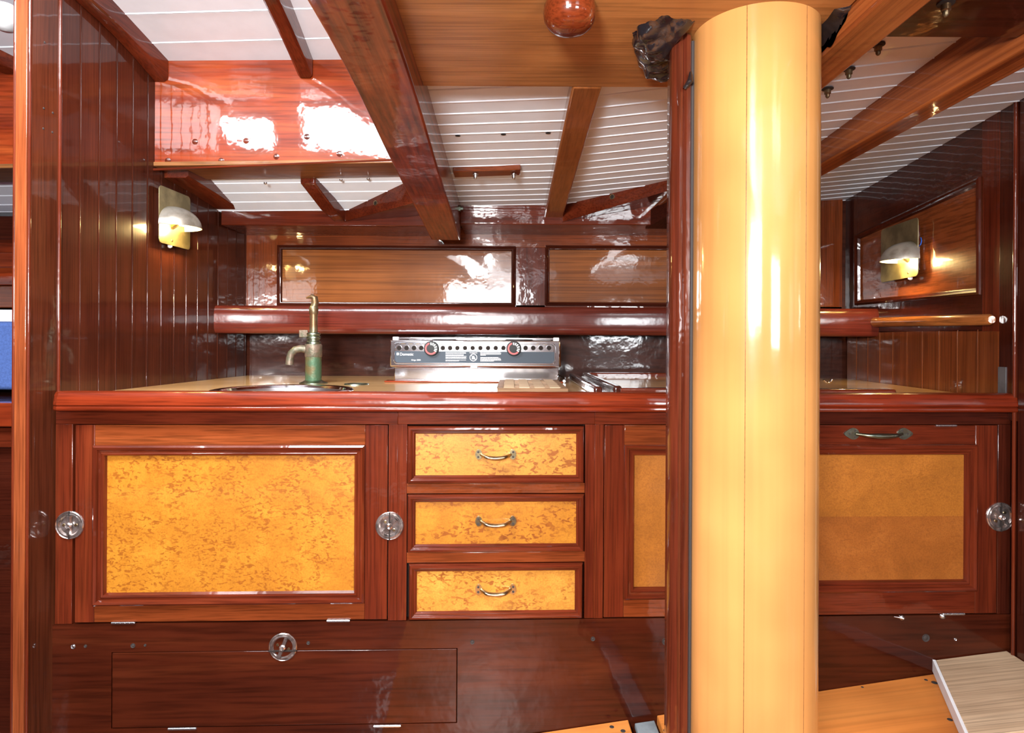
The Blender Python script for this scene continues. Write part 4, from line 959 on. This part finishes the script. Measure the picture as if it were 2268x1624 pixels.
# raised frame round the label
o1 = rrect(871, 760, 1231, 806, 9, 0.0); o2 = rrect(872, 761, 1230, 805, 8.5, 0.003); o3 = rrect(874.5, 763, 1227.5, 803, 7.5, 0.003); o4 = rrect(875.5, 764, 1226.5, 802, 7, 0.0005)
mb = MB(); n = len(o1); vs = o1 + o2 + o3 + o4
mb.add(vs, [(k * n + i, k * n + (i + 1) % n, (k + 1) * n + (i + 1) % n, (k + 1) * n + i) for k in range(3) for i in range(n)]); obj('label_frame', mb, steel, t)
mb = MB(); L_ = [p for p in rrect(875.5, 764, 1226.5, 802, 7, 0.0008)]; zcut = FP(1050, 779).z
lab = [p if p.z < zcut else Vector((p.x, p.y, zcut)) for p in L_]
pA_ = FP(875.5, 779); pB_ = FP(1226.5, 779)
seq = [Vector((pB_.x, FY - 0.0008, zcut)), Vector((pA_.x, FY - 0.0008, zcut))] + [p for p in L_ if p.z < zcut - 0.001]
mb.prism(seq, (0, 0.0006, 0)); obj('label', mb, label_m, t)
mb = MB()
for px in (884, 900.5, 917, 933, 981, 997, 1013, 1030, 1047, 1064, 1081, 1098, 1115, 1164, 1181, 1198, 1216):
    c = FP(px, 771); mb.lathe([(6.2 * KF, 0), (6.2 * KF, 0.0012), (5 * KF, 0.0012), (4.7 * KF, 0.0003)], c, (0, -1, 0), 20, mi=0); mb.lathe([(4.8 * KF, 0.0005), (0, 0.0005)], c, (0, -1, 0), 20, mi=1)
vh = obj('vent_holes', mb, [steel, gap_shade], t)
for px in (956, 1138):
    c = FP(px, 772); mb = MB(); mb.lathe([(16.5 * KF, 0.0), (16.5 * KF, 0.010), (15.5 * KF, 0.0125), (14 * KF, 0.013), (0, 0.013)], c, (0, -1, 0), 36)
    kn = obj('knob', mb, black_m, t)
    def arc(a0, a1, r0, r1, m, nm, sg=24, mb=None):
        mb = MB(); vs = []
        for i in range(sg + 1):
            a_ = math.radians(a0 + (a1 - a0) * i / sg)
            for q in (r0, r1): vs.append(c + Vector((math.cos(a_) * q * KF, -0.0135, math.sin(a_) * q * KF)))
        mb.add(vs, [(2 * i, 2 * i + 1, 2 * i + 3, 2 * i + 2) for i in range(sg)])
        bk = [v + Vector((0, 0.0006, 0)) for v in vs]; mb.add(bk, [(2 * i, 2 * i + 1, 2 * i + 3, 2 * i + 2) for i in range(sg)])
        return obj(nm, mb, m, kn)
    arc(110, 318, 10.2, 13.6, red_m, 'red_scale')
    mb = MB()
    for i, a_ in enumerate((92, 68, 44, 18, -8, -30)):
        a_ = math.radians(a_); e = Vector((math.cos(a_), 0, math.sin(a_))); f = Vector((-math.sin(a_), 0, math.cos(a_)))
        pts = [c + Vector((0, -0.0138, 0)) + (e * x + f * y) * KF for x, y in ((7.5, -1.0), (13, -1.6), (13, 1.6), (7.5, 1.0))]
        mb.prism(pts, (0, 0.0006, 0))
    obj('white_ticks', mb, white_print, kn)
def text(body, px, py, h, parent, name='lettering', align='LEFT', m=white_print):
    cu = bpy.data.curves.new(name, 'FONT'); cu.body = body; cu.size = h * KF / 0.72; cu.align_x = align; cu.extrude = 0.0001
    tmp = bpy.data.objects.new(name, cu); COL.objects.link(tmp)
    bpy.context.view_layer.update()
    me = bpy.data.meshes.new_from_object(tmp.evaluated_get(bpy.context.evaluated_depsgraph_get()))
    bpy.data.objects.remove(tmp); bpy.data.curves.remove(cu)
    p = FP(px, py, 0.0011); o = worldloc(parent)
    for v in me.vertices: v.co = Vector((v.co.x, -v.co.z, v.co.y)) + p - o
    return link(name, me, m, None, parent)
text('Dometic', 885.5, 787.5, 6.2, t)
text('Origo 3000', 911, 799, 3.2, t)
text('WARNING', 1048.5, 783.0, 2.6, t, align='CENTER')
mb = MB(); p = rrect(878.5, 781.5, 883.5, 787, 1, 0.0010, 3); mb.prism(p, (0, 0.0002, 0)); obj('brand_emblem', mb, white_print, t)
mb = MB(); c = FP(1048.5, 792); mb.lathe([(8.4 * KF, 0.0008), (8.4 * KF, 0.0012), (7.0 * KF, 0.0012), (7.0 * KF, 0.0008)], c, (0, -1, 0), 28)
e = Vector((0.7071, 0, -0.7071)); f = Vector((0.7071, 0, 0.7071)); mb.prism([c + Vector((0, -0.0012, 0)) + (e * x + f * y) * KF for x, y in ((-7.5, -0.7), (7.5, -0.7), (7.5, 0.7), (-7.5, 0.7))], (0, 0.0004, 0))
mb.prism([c + Vector((0, -0.0011, 0)) + Vector((x, 0, z)) * KF for x, z in ((-3.2, -4), (3.2, -4), (4, -1), (2.2, 1), (1.5, 4.5), (-0.8, 2.5), (-2.4, 1.0), (-3.8, -1))], (0, 0.0003, 0)); obj('no_flame_symbol', mb, white_print, t)
mb = MB(); rnd = random.Random(3)
for (x0, x1, rows) in ((987, 1033, (780.6, 782.8, 785.6, 787.6, 789.4, 792.0, 793.8, 797.6, 799.6)), (1064, 1110, (780.6, 782.8, 784.8, 787.0, 792.0, 793.8, 796.0, 798.0, 800.0))):
    for i, y in enumerate(rows):
        x = x0; xe = x1 - rnd.choice((0, 1, 2, 6))
        if i in (3,) and x0 > 1050: xe = x0 + 12
        if i == len(rows) - 1: xe = x0 + 30
        while x < xe:
            L1 = min(rnd.uniform(1.2, 3.6), xe - x)
            p0 = FP(x, y, 0.0010); p1 = FP(x + L1, y, 0.0010); hh_ = 0.55 * KF
            mb.prism([p0 - Vector((0, 0, hh_)), p1 - Vector((0, 0, hh_)), p1 + Vector((0, 0, hh_)), p0 + Vector((0, 0, hh_))], (0, 0.0002, 0)); x += L1 + 0.7
obj('small_print', mb, white_print, t)
# top rim: lid edge, corner blocks, pan supports
a, b, c_, d_ = srect(873, 742, 1236, 755)
mb = MB()
mb.box(a + 0.006, b - 0.006, SDp - 0.004, SDp + 0.001, SP(0, 746.5).z, SP(0, 742.5).z); mb.box(a + 0.006, b - 0.006, SDp + 0.25, SDp + 0.256, SP(0, 748).z, SP(0, 743).z)
obj('top_rim', mb, steel, t, bevel=0.001)
for x in (a + 0.006, b - 0.006):
    mb = MB(); mb.box(x - 0.009, x + 0.009, SDp - 0.010, SDp + 0.012, SP(0, 755.5).z, SP(0, 741.5).z); obj('corner_block', mb, white_print, t, bevel=0.002)
mb = MB()
for i in range(9):
    x = a + 0.04 + (b - a - 0.08) * i / 8; mb.tube([(x, SDp + 0.004, SP(0, 751).z), (x + 0.01, SDp + 0.24, SP(0, 750).z)], 0.0022, 8)
for yy in (0.02, 0.2): mb.tube([(a + 0.02, SDp + yy, SP(0, 752).z), (b - 0.02, SDp + yy, SP(0, 752).z)], 0.002, 8)
obj('pan_support', mb, satin, t)
for i, px in enumerate((975, 1150)):
    c = SP(px, 756); mb = MB(); mb.lathe([(0.05, -0.004), (0.05, 0.004), (0.035, 0.007), (0, 0.007)], (c.x, SDp + 0.14, c.z), (0, 0, 1), 28); obj('burner', mb, black_m, t)
mb = MB(); p0 = FP(1042, 813.5); p1 = FP(1057, 834)
mb.box(p0.x, p1.x, SDp - 0.004, SDp, SP(0, 833).z, p0.z + 0.001); mb.box(p0.x, p1.x, SDp - 0.016, SDp - 0.003, p0.z - 0.004, p0.z + 0.001); obj('latch_clip', mb, white_print, t, bevel=0.001)
a2 = b
mb = MB(); mb.prism([(b - 0.002, SDp + 0.005, SP(0, 756).z), (b + 0.012, SDp + 0.02, SP(0, 757).z), (b + 0.012, SDp + 0.21, SP(0, 762).z), (b - 0.002, SDp + 0.25, SP(0, 756).z)], (0, 0, SP(0, 812).z - SP(0, 762).z)); obj('side_bracket', mb, steel, t, bevel=0.003)
mb = MB(); mb.tube([(b + 0.002, SDp + 0.02, ZC + 0.001 + 0.02), (b + 0.020, SDp - 0.01, ZC + 0.012), (b + 0.016, SDp - 0.05, ZC + 0.006)], 0.005, 10); obj('foot_bracket', mb, steel, t)
# mahogany trim strip in front of the stove
c0 = PZ(845, 849, ZC); c1 = PZ(1100, 849, ZC)
mb = MB(); mb.box(c0.x, SP(1237, 845).x + 0.01, SDp - 0.055, SDp - 0.004, ZC + 0.0002, ZC + 0.005)
tag(obj('stove_fillet', mb, mahr['X'], None, bevel=0.002), 'thin red mahogany fillet on the worktop in front of the stove', 'trim strip')
# ------------------------------------------------------------------ chopping board
ZT = -0.107; b0 = PZ(1101, 859, ZT); b1 = PZ(1258, 859, ZT); b2 = PZ(1240, 839.5, ZT); b3 = PZ(1122, 839.5, ZT); b2.y = b3.y = 1.80
b2.x = b2.x; 
t = thing('cooling_board', ((b0 + b2) / 2).to_3d() - Vector((0, 0, 0.02)), 'slatted wooden board lying on the worktop in front of the stove', 'slatted board')
x0, x1, y0, y1 = b0.x, b1.x, b0.y, b2.y
thk = ZT - ZC - 0.0005
mb = MB(); bw_ = 0.018
mb.box(x0, x1, y0, y0 + bw_, ZT - thk, ZT - 0.001); mb.box(x0, x1, y1 - bw_, y1, ZT - thk, ZT - 0.001); mb.box(x0, x0 + bw_ * .8, y0 + bw_, y1 - bw_, ZT - thk, ZT - 0.001); mb.box(x1 - bw_ * .8, x1, y0 + bw_, y1 - bw_, ZT - thk, ZT - 0.001)
obj('frame', mb, board_m, t, bevel=0.0015)
mb = MB(); mb.box(x0 + 0.012, x1 - 0.012, y0 + 0.014, y1 - 0.014, ZT - thk, ZT - 0.009); obj('tray', mb, board_m, t)
for i in range(7):
    yy = y0 + bw_ + 0.010 + (y1 - y0 - 2 * bw_ - 0.035) * i / 6
    mb = MB(); mb.box(x0 + 0.014, x1 - 0.014, yy, yy + 0.018, ZT - 0.010, ZT); obj('slat', mb, wood('slat_wood', (0.24, 0.145, 0.085), (0.37, 0.24, 0.15), (0.46, 0.33, 0.22), axis='X', across=40, coat=0.0, rough=0.5) if i == 0 else bpy.data.materials['slat_wood'], t, bevel=0.001)
for i in range(4):
    xx = x0 + 0.016 + (x1 - x0 - 0.058) * i / 3
    mb = MB(); mb.box(xx, xx + 0.024, y0 + 0.012, y1 - 0.012, ZT - 0.006, ZT + 0.0008); obj('cross_slat', mb, palefloor, t)
# ------------------------------------------------------------------ fiddled tray on the right
t = thing('fiddled_hatch', (0.45, 1.8, ZC), 'mahogany framed hatch lid on the worktop left of the mast', 'hatch lid')
ZQ = ZC + 0.020
def qz(px, py, z=ZQ): return PZ(px, py, z)
X0 = 0.192; X1 = 0.90; Y0 = CF.w(1.3, 0.03, 0).y; Y1 = 2.14
def sidebar(x0, x1, y0, y1, z0, z1): 
    mb = MB(); mb.box(x0, x1, y0, y1, z0, z1); return mb
obj('outer_rail', sidebar(X0, X0 + 0.020, Y0, Y1 - 0.02, ZC, ZQ + 0.004), mahd['Y'], t, bevel=0.006, seg=4)
mb = MB(); mb.box(X0 + 0.020, X0 + 0.048, Y0, Y1 - 0.01, ZC, ZQ - 0.008); obj('cove', mb, simple('cove_highlight_paint', (0.50, 0.42, 0.38), 0.12, coat=1.0), t)  # pale colour paints the highlight into the cove
obj('inner_rail', sidebar(X0 + 0.046, X0 + 0.066, Y0, Y1, ZC, ZQ + 0.006), mahd['Y'], t, bevel=0.006, seg=4)
obj('back_rail', sidebar(X0 + 0.066, X1, Y1 - 0.03, Y1, ZC, ZQ + 0.006), mah['X'], t, bevel=0.004)
obj('front_rail', sidebar(X0 + 0.060, X1, Y0, Y0 + 0.035, ZC, ZQ + 0.001), mah['X'], t, bevel=0.004)
mb = MB(); mb.box(X0 + 0.066, X1, Y0 + 0.035, Y1 - 0.03, ZC, ZQ - 0.006); obj('lid', mb, counter_m, t)
# small hook on the counter right of the mast
c = PZ(1833, 850, ZC); t = thing('small_cleat', c, 'small chrome hook on the worktop just right of the mast', 'hook')
mb = MB(); mb.tube([c + Vector((-0.012, 0, 0.012)), c + Vector((-0.006, 0, 0.004)), c + Vector((0.006, 0, 0.003)), c + Vector((0.012, 0, 0.010)), c + Vector((0.014, 0, 0.014))], 0.0035, 10); obj('hook', mb, steel, t)

# ------------------------------------------------------------------ glimpse of the saloon left of the bulkhead
def lbox(x0, x1, y0, y1, pyt, pyb, d): return (x0, x1, y0, y1, P(14, pyb, d).z, P(14, pyt, d).z)
def lb(name, pyt, pyb, d, y1, m, label=None, cat=None, parent=None, bev=0.003, x1=-1.10):
    mb = MB(); z0 = P(14, pyb, d).z; z1 = P(14, pyt, d).z
    x1 = wl(d) - 0.04
    mb.box(-2.29, x1, d, y1, z0, z1); o = obj(name, mb, m, parent, bevel=bev)
    if label: tag(o, label, cat)
    return o
lb('saloon_beam_shelf', 478, 530, 2.12, 2.31, mahd['X'], 'dark beam shelf in the saloon left of the bulkhead', 'beam shelf')
lb('saloon_fiddle', 560, 592, 2.0, 2.02, mah['X'], 'dark red shelf fiddle above the orange boards in the saloon', 'fiddle')
t = thing('saloon_lining', (-1.6, 2.2, 0.1), 'orange mahogany lining boards above the blue cushion', 'lining')
lb('upper_board', 530, 560, 2.2, 2.22, mahr['X'], parent=t); lb('middle_board', 592, 632, 2.15, 2.17, mahr['X'], parent=t); lb('lower_board', 633, 682, 2.15, 2.17, mahb['X'], parent=t)
lb('cushion_rail', 686, 713, 2.06, 2.08, white_edge, 'white rail along the top of the blue cushion', 'rail')
lb('backrest_cushion', 713, 864, 2.0, 2.08, blue_m, 'blue fabric settee backrest glimpsed left of the bulkhead', 'cushion', bev=0.012)
t = thing('settee', (-1.6, 1.7, -0.8), 'mahogany settee front below the blue cushion at the far left', 'settee')
lb('top_rail', 893, 946, 1.62, 1.66, mahr['X'], parent=t); lb('lower_rail', 948, 992, 1.64, 1.66, mah['X'], parent=t); lb('front_panel', 992, 1612, 1.66, 1.68, mahd['X'], parent=t); lb('seat_base', 900, 1612, 1.68, 2.0, mahd['X'], parent=t); lb('plinth', 1614, 1700, 1.64, 1.68, mah['X'], parent=t)
mb = MB(); a0 = P(10, 100, 1.55); mb.hexa([(-1.75, 1.1, 0.82), (-1.70, 1.1, 0.82), (-1.36, 1.755, 0.735), (-1.41, 1.755, 0.735), (-1.75, 1.1, 0.92), (-1.70, 1.1, 0.92), (-1.36, 1.755, 0.80), (-1.41, 1.755, 0.80)])
tag(obj('roof_beam', mb, mah['Y'], None, bevel=0.003), 'dark roof beam glimpsed in the saloon at upper left', 'beam')
c = P(24, 38, 1.45); mb = MB(); mb.lathe([(0, 0.030), (0.018, 0.027), (0.028, 0.016), (0.030, 0), (0.028, -0.02), (0.015, -0.03), (0, -0.032)], (c.x - 0.012, c.y, c.z), (0, 0, 1), 24)
tag(obj('globe_lamp', mb, white_print), 'white rounded lamp cover under the saloon roof at upper left', 'lamp')
